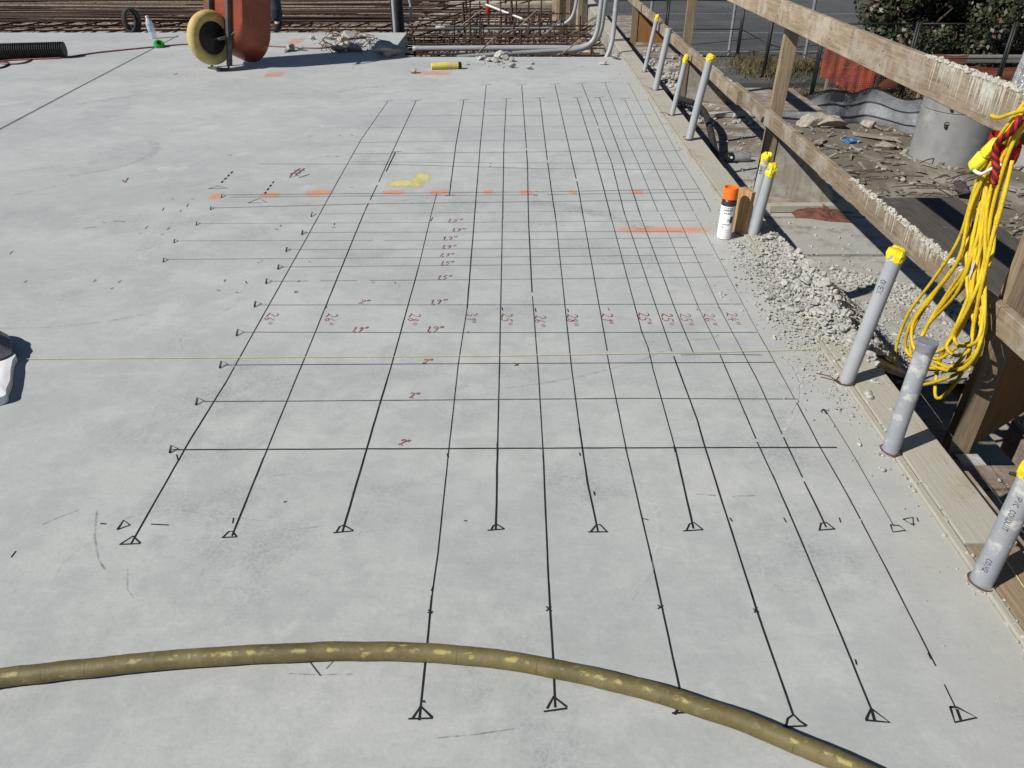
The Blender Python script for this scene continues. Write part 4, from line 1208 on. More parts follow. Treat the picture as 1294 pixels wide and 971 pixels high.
# ================================================================== FOREGROUND HOSE
HP = [(-120, 880), (-50, 866), (0, 856.5), (60, 850), (120, 843.5), (200, 835), (300, 828), (400, 824), (480, 823), (550, 825.5), (620, 832), (700, 845), (780, 863), (860, 885), (940, 913), (1010, 941), (1090, 976), (1180, 1020), (1300, 1090)]
pts = [G(x, y, .0205) for x, y in HP]
path = smooth_path(pts, 12)
for i, p in enumerate(path):
    p.x += .0025 * mnoise.noise(Vector((i * .13, 0, 0))); p.y += .0025 * mnoise.noise(Vector((i * .11, 5, 0)))
mb = MB(); mb.tube(path, [.0198 + .0007 * mnoise.noise(Vector((i * .5, 9, 0))) for i in range(len(path))], 28)
tag(link("hose", mb, 'hose', smooth=True), "thick worn olive hose with yellow flecks lying in a bow across the slab", "hose")
# yellow string stretched over the grid
mb = MB()
mb.tube([G(24, 453.8, .004), G(300, 452, .004), G(620, 450, .004), G(900, 445, .006), G(1030, 440.5, .010)], .0012, 5)
tag(link("yellow_string", mb, 'yellow_string'), "pale yellow string stretched across the drawn grid", "string")
mb = MB()
mb.tube([G(-60, 195, .004), G(0, 163, .004), G(100, 110, .004), G(196, 60, .004), G(225, 45, .004)], .0024, 5)
tag(link("string_line", mb, 'string'), "thin dark string running past the green tape to the pit", "string")

# ================================================================== WHITE SACK AT THE LEFT
c0 = G(2, 470)
sk = thing("paper_sack", "white paper sack with slate grey cloth on it beside the yellow string", "sack", (c0.x - .08, c0.y, 0))
def sheet(outline, zf, name, mat, nz=10):
    """cushion: outline in world xy shrunk to the middle, top lifted, closed below"""
    mb = MB()
    cx = sum(p[0] for p in outline) / len(outline); cy = sum(p[1] for p in outline) / len(outline)
    n_ = len(outline)
    vs = [Vector((p[0], p[1], .002)) for p in outline]
    for l in range(nz + 1):
        t = l / nz
        s_ = 1 - t * .96
        for p in outline:
            x, y = cx + (p[0] - cx) * s_, cy + (p[1] - cy) * s_
            vs.append(Vector((x, y, zf(x, y, t))))
    fs = []
    for l in range(nz + 1):
        for k_ in range(n_):
            a, b = l * n_ + k_, l * n_ + (k_ + 1) % n_
            fs.append((a, b, b + n_, a + n_))
    fs.append(tuple((nz + 1) * n_ + k_ for k_ in range(n_)))
    fs.append(tuple(reversed(range(n_))))
    mb.add(vs, fs)
    return link(name, mb, mat, sk, smooth=50)
ol = []
for (px, py) in ((15.5, 446), (13.5, 455), (12, 468), (9, 480), (6.5, 492), (2, 500), (-20, 506), (-50, 503), (-62, 480), (-58, 455), (-40, 440), (-10, 440)):
    p = G(px + 2, py, .03); ol.append((p.x + random.uniform(-.003, .003), p.y))
ol2 = [tuple(q)[:2] for q in smooth_path([(a, b, 0) for a, b in ol], 4, True)[:-1]]
sheet(ol2, lambda x, y, t: .030 + .004 * min(1, t * 3) + .004 * mnoise.noise(Vector((x * 14, y * 14, 0))), "sack_body", 'paper_white')
ol = []
for (px, py) in ((13, 424), (14, 434), (15.5, 441), (8, 447), (-4, 452), (-30, 458), (-60, 450), (-70, 432), (-45, 418), (-14, 414), (4, 418)):
    p = G(px - 2, py, .05); ol.append((p.x, p.y))
ol2 = [tuple(q)[:2] for q in smooth_path([(a, b, 0) for a, b in ol], 4, True)[:-1]]
sheet(ol2, lambda x, y, t: .045 + .035 * min(1, t * 1.6) + .012 * mnoise.noise(Vector((x * 16, y * 16, 4))), "cloth", 'cloth_grey')

# ================================================================== RUBBLE ON THE EDGE
def surf(x, y):
    if x < 1.152:
        return 0.0
    if x < 1.288:
        return .009
    if x < 1.9 and 2.44 + .97 * (x - 1.30) < y < 3.66:
        t = (x - 1.30) / .60
        return -.03 + t * (DZ + .06)
    if x < 1.80 or 2.5 < y < 3.08:
        return None
    return DZ + .005
def mound(x, y):
    return .075 * math.exp(-((x - 1.36) / .20) ** 2 - ((y - 2.95) / .42) ** 2)
mb = MB()
# mound body
nx, ny = 46, 60
for j in range(ny + 1):
    for i in range(nx + 1):
        x, y = 1.05 + .85 * i / nx, 2.37 + 1.27 * j / ny
        m_ = mound(x, y)
        z = (surf(x, y) if surf(x, y) is not None else -.03) + m_ + .02 * max(0, min(1, m_ * 40)) * mnoise.noise(Vector((x * 22, y * 22, 0))) - .010
        mb.v.append((x, y, z))
for j in range(ny):
    for i in range(nx):
        q = j * (nx + 1) + i
        if all(surf(mb.v[k_][0], mb.v[k_][1]) is not None for k_ in (q, q + 1, q + nx + 2, q + nx + 1)):
            mb.f.append((q, q + 1, q + nx + 2, q + nx + 1))
for _ in range(8200):
    w_ = random.random()
    if w_ < .55:
        x, y = random.gauss(1.36, .13) + .10 * mnoise.noise(Vector((len(mb.v) * .37, 0, 0))), random.gauss(2.97, .33)
    elif w_ < .68:
        x, y = random.gauss(1.09, .055), random.gauss(2.75, .42)
    else:
        x, y = random.uniform(1.5, 1.95), random.uniform(2.37, 3.6)
    s_ = surf(x, y)
    if s_ is None or x < .86 or (x > 1.3 and not (2.46 + .97 * (x - 1.3) < y < 3.62)):
        continue
    d = math.exp(-((x - 1.34) / .17) ** 2)
    r = random.choice((.003, .004, .006, .008)) if d < .35 or random.random() < .35 else random.choice((.004, .005, .006, .007, .009, .012, .016))
    if x < 1.12:
        r = min(r, random.choice((.003, .004, .005, .009)))
    put_rock(mb, (x, y, s_ + mound(x, y) - .006 * (d > .3)), r, ROCK1 if r < .007 else ROCK2)
stuff(tag(link("rubble", mb, 'stone'), "heap of pale crushed concrete spilling over the form boards", "rubble"))
mb = MB()
for _ in range(4200):
    w_ = random.random()
    if w_ < .42:
        t = random.random()
        x, y = 1.95 + .75 * t + random.gauss(0, .05), 4.25 - .75 * t + random.gauss(0, .09)
    elif w_ < .75:
        x, y = random.uniform(1.86, 2.68), random.uniform(3.1, 3.9)
    else:
        x, y = random.uniform(1.82, 2.66), random.uniform(.4, 7.5)
    if not 1.82 < x < 2.68 or 2.4 < y < 3.10:
        continue
    put_rock(mb, (x, y, DZ), random.choice((.003, .004, .006, .009, .013)) * (1.25 if w_ < .42 else .85), ROCK1)
for _ in range(1100):
    x, y = random.uniform(1.82, 2.65), random.gauss(9.6, 1.1)
    if y < 7.8:
        continue
    put_rock(mb, (x, y, DZ), random.choice((.008, .012, .018, .026, .034)), ROCK1)
stuff(tag(link("platform_gravel", mb, 'stone'), "pale concrete crumbs scattered over the work platform", "gravel"))
# crumbs on the slab itself
mb = MB()
for _ in range(170):
    x, y = random.gauss(1.02, .07), random.uniform(.9, 8.2)
    if x > 1.115:
        continue
    put_rock(mb, (x, y, 0), random.choice((.0015, .002, .003, .004)), ROCK1)
for _ in range(520):
    x, y = random.gauss(1.128, .016), random.uniform(.7, 8.3)
    put_rock(mb, (x, y, .006 if x > 1.127 else 0), random.choice((.002, .003, .004, .006)), ROCK1)
for _ in range(60):
    put_rock(mb, (random.uniform(-3.2, 1.0), random.uniform(7.4, 8.3), 0), random.choice((.004, .006, .009)), ROCK1)
for (px, py, n_) in ((905, 366, 14), (922, 383, 6), (1025, 512, 8), (958, 345, 16), (930, 330, 7), (440, 62, 70), (430, 52, 50), (455, 50, 40), (628, 78, 34), (395, 52, 8)):
    c = G(px, py)
    for _ in range(n_):
        put_rock(mb, (c.x + random.gauss(0, .04) * (1 if py > 100 else 3), c.y + random.gauss(0, .05) * (1 if py > 100 else 3.5), 0), random.choice((.003, .004, .006)) * (1 if py > 100 else 2), ROCK1)
stuff(tag(link("concrete_crumbs", mb, 'stone'), "fine concrete crumbs scattered loose on the slab", "crumbs"))
# bent scrap of tie wire and fines in the far pile
mb = MB()
for _ in range(26):
    c = G(random.uniform(405, 475), random.uniform(44, 66))
    a, L = random.uniform(0, 6.28), random.uniform(.15, .4)
    mb.tube(smooth_path([c + Vector((0, 0, .01)), c + Vector((L * .5 * math.cos(a), L * .5 * math.sin(a), random.uniform(.03, .12))), c + Vector((L * math.cos(a + .5), L * math.sin(a + .5), .01))], 4), .004, 5)
stuff(tag(link("wire_scraps", mb, 'wire'), "bent rusty wire scraps tangled in the far rubble pile", "wire"))
# single chunks that can be told apart
CH = 'loose concrete chunks'
def chunk(p, r, label):
    mb = MB()
    vs, fs = random.choice(ROCK3)
    Rm = Matrix.Rotation(random.uniform(0, 6.28), 3, 'Z')
    w = [Rm @ v * r for v in vs]
    lo = min(v.z for v in w)
    mb.add([v + Vector((p[0], p[1], p[2] - lo - .06 * r)) for v in w], fs)
    o = link("concrete_chunk", mb, 'stone', origin=(p[0], p[1], p[2]))
    tag(o, label, "chunk", CH)
for (px, py, r) in ((957, 292, .022), (972, 378, .024), (1003, 396, .034), (993, 391, .020), (957, 336, .014), (990, 366, .020), (1020, 355, .030), (1012, 372, .026), (1035, 380, .028)):
    p = G(px, py, .0)
    if p.x > 1.13:
        s_ = surf(p.x, p.y)
        p.z = (s_ if s_ is not None else 0) + mound(p.x, p.y)
    chunk(p, r, "pale concrete chunk lying in or beside the rubble heap at the form boards")
for (px, py, r) in ((417, 50, .07), (425, 47, .06), (432, 55, .08), (441, 50, .085), (448, 46, .08), (455, 49, .06), (463, 48, .055), (437, 62, .11), (428, 66, .09), (446, 65, .10), (452, 60, .07), (395, 50, .04), (368, 65, .075), (362, 66, .05), (380, 64, .04)):
    chunk(G(px, py), r * .8, "grey concrete chunk in the pile across the wheelbarrow's shadow")
for (px, py, r) in ((607, 76, .05), (612, 74, .04), (618, 78, .05), (624, 78, .06), (632, 74, .10), (640, 76, .07), (646, 78, .05), (627, 79, .05)):
    chunk(G(px, py), r * .75, "grey concrete chunk in the small pile beside the conduit bend")
for (px, py, r) in ((522, 93, .05), (589, 82, .035), (647, 86, .05), (668, 88, .032), (673, 82, .025), (762, 82, .05), (776, 75, .05)):
    chunk(G(px, py), r * .75, "single grey concrete crumb lying apart on the slab near the pit")
for (px, py, r) in ((484, 66, .12), (489, 71, .17), (496, 71, .12), (478, 67, .08)):
    chunk(G(px, py), r * .8, "big dark lump lying at the tip of the wheelbarrow's shadow")

# ================================================================== FAR SLAB: BARROW, TUBE, BOTTLE, PIPE
bx = G(279, 87)
barrow = thing("wheelbarrow", "red wheelbarrow stood on its nose with yellow tyre", "wheelbarrow", (bx.x, bx.y, 0))
ya_, yt_ = Vector((.81, -.586, 0)), Vector((.586, .81, 0))     # along the axle / towards the tray
def BL(a, t, z):
    return Vector((bx.x + .17 * z, bx.y, 0)) + ya_ * a + yt_ * t + Vector((0, 0, z))
wc = BL(0, -.10, .285)
mb = MB()
prof = []
RR, rr = .185, .052
for k_ in range(17):
    th = 2 * math.pi * k_ / 16
    prof.append((RR + rr * math.cos(th), rr * 1.05 * math.sin(th)))
n_ = 40
q = ya_.to_track_quat('Z', 'Y').to_matrix()
vs, fs = [], []
for i, (r_, h_) in enumerate(prof[:-1]):
    for k_ in range(n_):
        a = 2 * math.pi * k_ / n_
        vs.append(wc + q @ Vector((r_ * math.cos(a), r_ * math.sin(a), h_)))
m_ = len(prof) - 1
for i in range(m_):
    for k_ in range(n_):
        fs.append((i * n_ + k_, i * n_ + (k_ + 1) % n_, ((i + 1) % m_) * n_ + (k_ + 1) % n_, ((i + 1) % m_) * n_ + k_))
mb.add(vs, fs)
wheel = link("tyre", mb, 'tyre', barrow, smooth=True)
mb = MB()
mb.lathe([(.06, -.04), (.145, -.03), (.142, -.018), (.05, -.014), (.05, .014), (.142, .018), (.145, .03), (.06, .04), (.03, .06), (0, .06)], 28, wc, ya_)
link("rim", mb, 'black_plastic', barrow, smooth=40)
mb = MB(); mb.tube([wc - ya_ * .13, wc + ya_ * .14], .011, 10)
link("axle", mb, 'frame_steel', barrow, smooth=40)
for s_ in (-1, 1):
    mb = MB()
    Mh = Matrix.Translation(BL(s_ * .135, 0, 0)) @ Matrix(((ya_.x, yt_.x, 0, 0), (ya_.y, yt_.y, 0, 0), (0, 0, 1, 0), (0, 0, 0, 1)))
    mb.box(-.018, .018, -.022, .022, .04, 1.85, Mh, bev=.004)
    mb.v = [(x_ + .17 * z_, y_, z_) for x_, y_, z_ in mb.v]
    link("handle", mb, 'frame_steel', barrow)
    mb = MB(); mb.tube([BL(s_ * .135, -.02, .29), BL(s_ * .135, -.10, .285)], .014, 8)
    link("axle_bracket", mb, 'frame_steel', barrow)
    mb = MB(); mb.tube(smooth_path([BL(s_ * .16, 0, .95), BL(s_ * .2, -.20, 1.0), BL(s_ * .2, -.30, 1.05), BL(s_ * .17, -.20, 1.14), BL(s_ * .15, 0, 1.2)], 6), .014, 8)
    link("stand_leg", mb, 'frame_steel', barrow, smooth=True)
    mb = MB(); mb.tube([BL(s_ * .14, .0, .30), BL(s_ * .30, .10, .40)], .012, 8)
    link("strut", mb, 'frame_steel', barrow, smooth=True)
mb = MB(); mb.tube([BL(.135, 0, .06), BL(.125, -.01, .012), BL(.06, -.06, .010), BL(-.06, -.06, .010), BL(-.125, -.01, .012), BL(-.135, 0, .06)], .012, 8)
mb.box(-.10, .10, -.075, -.015, .003, .016, Matrix.Translation(BL(0, 0, 0)) @ Matrix(((ya_.x, yt_.x, 0, 0), (ya_.y, yt_.y, 0, 0), (0, 0, 1, 0), (0, 0, 0, 1))))
link("nose_guard", mb, 'frame_steel', barrow)
# tray: rounded-rectangle rings from the floor of the tray out to the rim, hollow
def ring(t, z0, z1, hw, rc, n_=9):
    cs = []
    for (ca_, cz, a0) in ((hw - rc, z1 - rc, 0), (-hw + rc, z1 - rc, 90), (-hw + rc, z0 + rc, 180), (hw - rc, z0 + rc, 270)):
        for k_ in range(n_):
            a = math.radians(a0 + 90 * k_ / (n_ - 1))
            cs.append(BL(ca_ + rc * math.cos(a), t, cz + rc * math.sin(a)))
    return cs
rings = [ring(.024, .24, 1.20, .25, .20), ring(.04, .20, 1.24, .285, .23), ring(.10, .14, 1.30, .305, .26), ring(.20, .08, 1.34, .32, .28), ring(.30, .03, 1.54, .312, .28), ring(.33, .014, 1.55, .322, .29), ring(.335, .016, 1.548, .319, .29), ring(.30, .04, 1.53, .305, .275), ring(.20, .092, 1.33, .31, .275), ring(.11, .152, 1.29, .295, .255), ring(.052, .21, 1.22, .275, .225)]
mb = MB()
n_ = len(rings[0])
vs = [p for r_ in rings for p in r_]
fs = [(i * n_ + k_, i * n_ + (k_ + 1) % n_, (i + 1) * n_ + (k_ + 1) % n_, (i + 1) * n_ + k_) for i in range(len(rings) - 1) for k_ in range(n_)]
fs += [tuple(reversed(range(n_))), tuple((len(rings) - 1) * n_ + k_ for k_ in range(n_))]
mb.add(vs, fs)
link("tray", mb, 'tray', barrow, smooth=45)
# person behind the barrow: only a lower leg shows below the frame's top edge
pp = G(352, 39.5)
per = thing("person", "person in dark blue patterned trousers and black boots standing behind the wheelbarrow", "person", (pp.x, pp.y, 0))
def skinned(name, joints, edges, mat, parent, root_i=0, sub=2):
    me = bpy.data.meshes.new(name)
    org = Vector(parent.location)
    me.from_pydata([Vector(j[0]) for j in joints], edges, [])
    o = bpy.data.objects.new(name, me)
    COL.objects.link(o); o.parent = parent
    sk_ = o.modifiers.new("skin", 'SKIN')
    sk_.use_smooth_shade = True
    for i, j in enumerate(joints):
        me.skin_vertices[0].data[i].radius = (j[1], j[2] if len(j) > 2 else j[1])
        me.skin_vertices[0].data[i].use_root = (i == root_i)
    o.modifiers.new("sub", 'SUBSURF').levels = sub
    o.modifiers["sub"].render_levels = sub
    me.materials.append(M[mat])
    return o
LEGX = (0.0, -.24)
J = [((-.12, .02, .93), .13, .10), ((-.12, .03, 1.15), .125, .09), ((-.12, .03, 1.36), .15, .09), ((-.12, .02, 1.50), .055), ((-.12, .0, 1.57), .07, .08), ((-.12, -.01, 1.68), .075, .09), ((-.12, -.0, 1.76), .06)]
E = [(0, 1), (1, 2), (2, 3), (3, 4), (4, 5), (5, 6)]
for s_, x in ((1, 0.0), (-1, -.24)):
    b0 = len(J)
    J += [((x - .02 * s_, .02, .86), .085), ((x, .0, .48), .055), ((x, .015, .12), .036), ((x, .0, .06), .04, .035), ((x, -.13, .035), .04, .026)]
    E += [(0, b0), (b0, b0 + 1), (b0 + 1, b0 + 2), (b0 + 2, b0 + 3), (b0 + 3, b0 + 4)]
    b0 = len(J)
    J += [((-.12 + .19 * s_, .03, 1.42), .055), ((-.12 + .26 * s_, .0, 1.14), .042), ((-.12 + .22 * s_, -.2, 1.02), .032), ((-.12 + .20 * s_, -.28, 1.0), .035, .018)]
    E += [(2, b0), (b0, b0 + 1), (b0 + 1, b0 + 2), (b0 + 2, b0 + 3)]
skinned("body", J, E, 'skin', per)
TJ = [((-.12, .02, .95), .15, .12)]; TE = []
for s_, x in ((1, 0.0), (-1, -.24)):
    b0 = len(TJ)
    TJ += [((x - .02 * s_, .02, .84), .105), ((x, .0, .48), .082), ((x, .015, .24), .076), ((x, .015, .09), .080)]
    TE += [(0, b0), (b0, b0 + 1), (b0 + 1, b0 + 2), (b0 + 2, b0 + 3)]
skinned("trousers", TJ, TE, 'camo', per)
KJ = [((-.12, .02, .98), .16, .125), ((-.12, .03, 1.18), .155, .115), ((-.12, .03, 1.38), .175, .11), ((-.12, .02, 1.47), .08)]; KE = [(0, 1), (1, 2), (2, 3)]
for s_ in (1, -1):
    b0 = len(KJ)
    KJ += [((-.12 + .20 * s_, .03, 1.42), .075), ((-.12 + .26 * s_, .0, 1.14), .06), ((-.12 + .22 * s_, -.19, 1.025), .045)]
    KE += [(2, b0), (b0, b0 + 1), (b0 + 1, b0 + 2)]
skinned("jacket", KJ, KE, 'jacket', per)
for x in (0.0, -.24):
    skinned("boot", [((x, .03, .15), .058), ((x, .03, .055), .055, .05), ((x, -.09, .045), .052, .04), ((x, -.17, .035), .045, .03)], [(0, 1), (1, 2), (2, 3)], 'boot', per)
mb = MB(); mb.lathe([(.125, 1.70), (.115, 1.705), (.108, 1.76), (.085, 1.81), (.045, 1.838), (0, 1.843)], 24, (pp.x - .12, pp.y, 0))
link("hard_hat", mb, 'hat', per, smooth=40)

# ribbed black pipe
pa, pb = G(82, 63, .075), G(-40, 66.5, .075)
axr = (pb - pa).normalized()
mb = MB()
prof = []
Lr = (pb - pa).length
nr = int(Lr / .021)
for i in range(nr):
    t = i * .021
    prof += [(.064, t), (.076, t + .003), (.076, t + .012), (.064, t + .015)]
mb.lathe([(.05, .002)] + prof + [(.05, nr * .021)], 22, pa, axr)
tag(link("corrugated_pipe", mb, 'black_plastic', origin=pa - Vector((0, 0, .075))), "black corrugated drain pipe lying on the slab near the pit", "pipe")
# pink cord with a loop
def floor_tube(name, pxs, r, mat, label, cat, n_=8, sides=6, z=None):
    pts = [G(x, y, r if z is None else z) for x, y in pxs]
    mb = MB(); mb.tube(smooth_path(pts, n_), r, sides)
    return tag(link(name, mb, mat, smooth=True), label, cat)
floor_tube("cord", [(-20, 78), (0, 73.5), (20, 71), (36, 73), (38, 76), (28, 80), (8, 81), (-4, 79), (10, 76.5), (40, 75), (80, 73), (120, 67), (158, 63), (200, 59), (238, 56), (290, 57), (340, 58.5), (380, 60.5), (405, 61), (425, 58), (440, 54)], .008, 'pink_cord', "dull pink cord snaking behind the wheelbarrow from a flat loop", "cord", n_=6)
floor_tube("cord", [(-20, 88), (0, 86), (10, 82), (11, 79.5), (2, 78), (-12, 78)], .008, 'black_rubber', "short black cord looping beside the pink cord", "cord")
# green tape
gp_ = G(201, 60)
mb = MB()
vs, fs = ROCK3[0]
mb.lathe([(.030, 0), (.055, .008), (.060, .035), (.050, .060), (.030, .066), (.026, .02), (.030, 0)], 20, gp_, (.5, -.6, 1))
tag(link("green_tape", mb, 'green', origin=gp_, smooth=40), "small bright green roll on the dark string", "tape roll")
# water bottle standing
wb = G(195, 49)
wt = thing("water_bottle", "clear plastic water bottle standing by the slab's far edge", "bottle", wb)
axw = Vector((-.13, .02, 1)).normalized()
mb = MB(); mb.lathe([(.034, 0), (.04, .01), (.038, .05), (.041, .06), (.038, .09), (.041, .10), (.040, .16), (.024, .205), (.016, .215), (.016, .222)], 18, wb, axw)
link("bottle_body", mb, 'clear_bottle', wt, smooth=35)
mb = MB(); mb.lathe([(.018, .222), (.018, .242), (0, .243)], 14, wb, axw)
link("bottle_cap", mb, 'white_plastic', wt, smooth=35)
# black hose coil standing on edge by the rebar
kc = G(167, 41, .0)
mb = MB()
for k_ in range(3):
    pts = []
    for i in range(25):
        a = 2 * math.pi * i / 24
        pts.append(kc + Vector((.075 * math.cos(a) + .02 * k_, .05 * math.sin(a + k_) * .5, .135 + .125 * math.sin(a))))
    mb.tube(pts, .016, 8)
tag(link("hose_coil", mb, 'black_rubber', origin=kc, smooth=True), "black hose coil standing on edge left of the clear bottle", "hose")
# yellow tube
ya0, ya1 = G(545, 84, .03), G(579, 83, .03)
yt = thing("yellow_tube", "scuffed yellow tube with a black end lying on the slab", "tube", (ya0.x, ya0.y, 0))
axt = (ya1 - ya0).normalized()
mb = MB(); mb.lathe([(.022, 0), (.03, .004), (.032, .1), (.030, (ya1 - ya0).length), (.02, (ya1 - ya0).length + .002)], 16, ya0, axt)
link("tube_body", mb, 'yellow_tube', yt, smooth=35)
mb = MB(); mb.lathe([(.028, 0), (.034, .003), (.034, .024), (.020, .030), (0, .031)], 16, ya1 + axt * .003, axt)
link("end_cap", mb, 'black_plastic', yt, smooth=35)

# ================================================================== THE PIT WITH REBAR
PZ = -.36
pit = thing("pit_formwork", "plywood formwork floor of the pit under the rebar mats", "formwork", (-2, 12, PZ))
yy = 8.48
i = 0
while yy < 19:
    xx = STEPX + .02 if yy < 10.0 else -14.0
    w = 1.22 if yy > 10.2 else (10.14 - 8.48) / 2
    nxt = min(yy + w, 19)
    x = xx
    while x < 1.12:
        x2 = min(x + 2.44, 1.125)
        mb = MB(); mb.box(x + .004, x2 - .004, yy + .004, nxt - .004, PZ - .018, PZ + random.uniform(-.002, .002))
        link("plywood_panel", mb, 'pit_ply', pit)
        x += 2.44
    yy = nxt
mb = MB(); mb.box(-14, 1.12, 19.02, 19.06, PZ - .1, .6)
link("end_panel", mb, 'pit_ply', pit)
mb = MB(); mb.box(.60, 1.12, 12.6, 12.64, PZ + .005, .7)
link("stop_panel", mb, 'pit_ply', pit)
for xs_ in (.66, .80, .98):
    mb = MB(); mb.box(xs_, xs_ + .06, 12.55, 12.597, PZ + .005, .75)
    link("stud", mb, 'post_wood', pit)
def rebar(parent, pts, r=.009, mat='rebar', name="rebar"):
    mb = MB(); mb.tube([Vector(p) for p in pts], r, 6)
    return link(name, mb, mat, parent)
# share a bar mesh along x and along y
def shared_bar(length, r, axis, mat, wob=.012):
    mb = MB()
    n_ = 10
    d = Vector((1, 0, 0)) if axis == 'x' else Vector((0, 1, 0))
    s_ = Vector((0, 1, 0)) if axis == 'x' else Vector((1, 0, 0))
    ph = random.uniform(0, 9)
    mb.tube([d * (length * i / n_) + s_ * wob * math.sin(i * .8 + ph) + Vector((0, 0, 1)) * wob * .5 * math.sin(i * 1.3 + ph) for i in range(n_ + 1)], r, 6)
    me_o = link("rebar", mb, mat)
    me = me_o.data
    bpy.data.objects.remove(me_o)
    return me
def place(me, parent, p, rz=0.0):
    o = bpy.data.objects.new("rebar", me)
    COL.objects.link(o)
    o.parent = parent
    o.location = Vector(p) - Vector(parent.location)
    o.rotation_euler = (0, random.uniform(-.004, .004), rz)
    return o
matL = thing("rebar_mat", "dense rusty rebar mat of long bars behind the corrugated pipe", "rebar mat", (-6, 12, PZ + .05))
barsX = [shared_bar(12.0, r_, 'x', 'rebar') for r_ in (.010, .011, .013)]
barsP = [shared_bar(12.0, r_, 'x', 'rebar_pale') for r_ in (.010, .012)]
yy = 10.3
while yy < 18.5:
    place(random.choice(barsX), matL, (-13.2 + random.uniform(0, .4), yy, PZ + .07), random.uniform(-.012, .012))
    place(random.choice(barsX + barsP), matL, (-13.4 + random.uniform(0, .4), yy + random.uniform(.03, .08), PZ + .22), random.uniform(-.02, .02))
    yy += random.uniform(.20, .30)
barsY = [shared_bar(8.3, r_, 'y', 'rebar') for r_ in (.010, .012)]
x = -13
while x < -1.4:
    place(random.choice(barsY), matL, (x, 10.22, PZ + .048), random.uniform(-.02, .02))
    place(random.choice(barsY), matL, (x + .1, 10.20, PZ + .242), -.35 + random.uniform(-.03, .03))
    x += random.uniform(.34, .46)
bun = thing("rebar_bundle", "thick bundle of long rusty bars stacked over the left rebar mat", "rebar", (-7, 12, PZ + .26))
for k_ in range(44):
    place(random.choice(barsX + barsP), bun, (-13.6 + random.uniform(-.5, .5), 11.4 + random.uniform(0, 3.6), PZ + .27 + random.uniform(0, .16)), random.uniform(-.025, .02))
matR = thing("rebar_mat", "open rebar mat of crossed bars beside the grey conduits", "rebar mat", (0, 10, PZ + .05))
shortX = [shared_bar(2.36, r_, 'x', 'rebar') for r_ in (.009, .011)]
shortY = [shared_bar(6.0, r_, 'y', m__) for r_, m__ in ((.010, 'rebar'), (.012, 'rebar_pale'))]
yy = 8.6
while yy < 15:
    place(random.choice(shortX), matR, (STEPX + .03, yy, PZ + .06), random.uniform(-.02, .02))
    if random.random() < .75:
        place(random.choice(shortX), matR, (STEPX + .03, yy + .05, PZ + .21), random.uniform(-.03, .03))
    yy += random.uniform(.26, .40)
x = STEPX + .1
while x < 1.05:
    place(random.choice(shortY), matR, (x, 8.50, PZ + .08), random.uniform(-.02, .02))
    if random.random() < .7:
        place(random.choice(shortY), matR, (x + .06, 8.52, PZ + .19), random.uniform(-.12, .05))
    x += random.uniform(.17, .27)
cage = thing("rebar_cage", "cage of upright rusty dowels rising from the right rebar mat", "rebar cage", (0, 10, PZ))
for row, (yr, z1, xs0, xs1, st) in enumerate(((9.75, .02, -1.15, .95, .14), (10.6, .08, -.75, .9, .17), (11.8, .2, -.6, .7, .22))):
    x = xs0
    while x < xs1:
        h_ = z1 + random.uniform(-.05, .06)
        lx, ly = random.uniform(-.03, .03), random.uniform(-.03, .03)
        rebar(cage, [(x, yr, PZ + .01), (x + lx * .5, yr + ly * .5, h_ * .3), (x + lx, yr + ly, h_), (x + lx + .03, yr + ly + .02, h_ + .004)] if random.random() < .5 else [(x, yr, PZ + .01), (x + lx, yr + ly, h_)], random.choice((.009, .011, .013)), 'rebar', "dowel")
        x += st * random.uniform(.75, 1.3)
    for z in (PZ + .26, PZ + .36):
        rebar(cage, [(xs0 - .1, yr + .012, z), (xs1 + .1, yr + .016, z + .01)], .010, 'rebar', "tie_bar")
for (px, py, h_) in ((588, 52, .5), (618, 42, .55), (640, 35, .5), (648, 50, .5), (590, 22, .4)):
    p = G(px, py, PZ)
    rebar(cage, [(p.x, p.y, PZ), (p.x - .02, p.y, PZ + h_), ], .02, 'rebar', "thick_dowel")
for _ in range(34):
    x, y = random.uniform(-1.1, .8), random.uniform(9, 12)
    a = random.uniform(-.8, .8)
    rebar(cage, [(x, y, PZ + .10), (x + .5 * math.cos(a), y + .5 * math.sin(a), PZ + random.uniform(.2, .5))], .009, random.choice(('rebar', 'rebar_pale')), "loose_bar")
p = G(617, 18, -.05)
mb = MB(); mb.lathe([(.03, 0), (.035, .01), (.035, .09), (.0, .1)], 12, p)
link("red_cap", mb, 'red_strap', cage, smooth=40)
# pale boards across the top of the pit
for (px0, px1, py, z, t, d, lab) in ((330, 500, 8, -.1, .10, .25, "weathered grey beam lying across the rebar behind the person"), (610, 705, 6, .0, .05, .12, "pale beam lying across the pit behind the dowels"), (-120, 230, 8, .0, .08, .2, "long brown beam lying across the left rebar mat")):
    a, b = G(px0, py, z), G(px1, py, z)
    mb = MB()
    mb.box(a.x, b.x, a.y, a.y + d, z - t, z, bev=.004)
    tag(link("timber_beam", mb, 'beam_grey', origin=(a.x, a.y, z)), lab, "beam")
a, b = G(614, 6, .10), G(660, 24, -.05)
mb = MB(); mb.tube([a, b], .014, 8)
tag(link("white_rod", mb, 'white_plastic'), "thin white rod slanting over the rusty dowels", "rod")
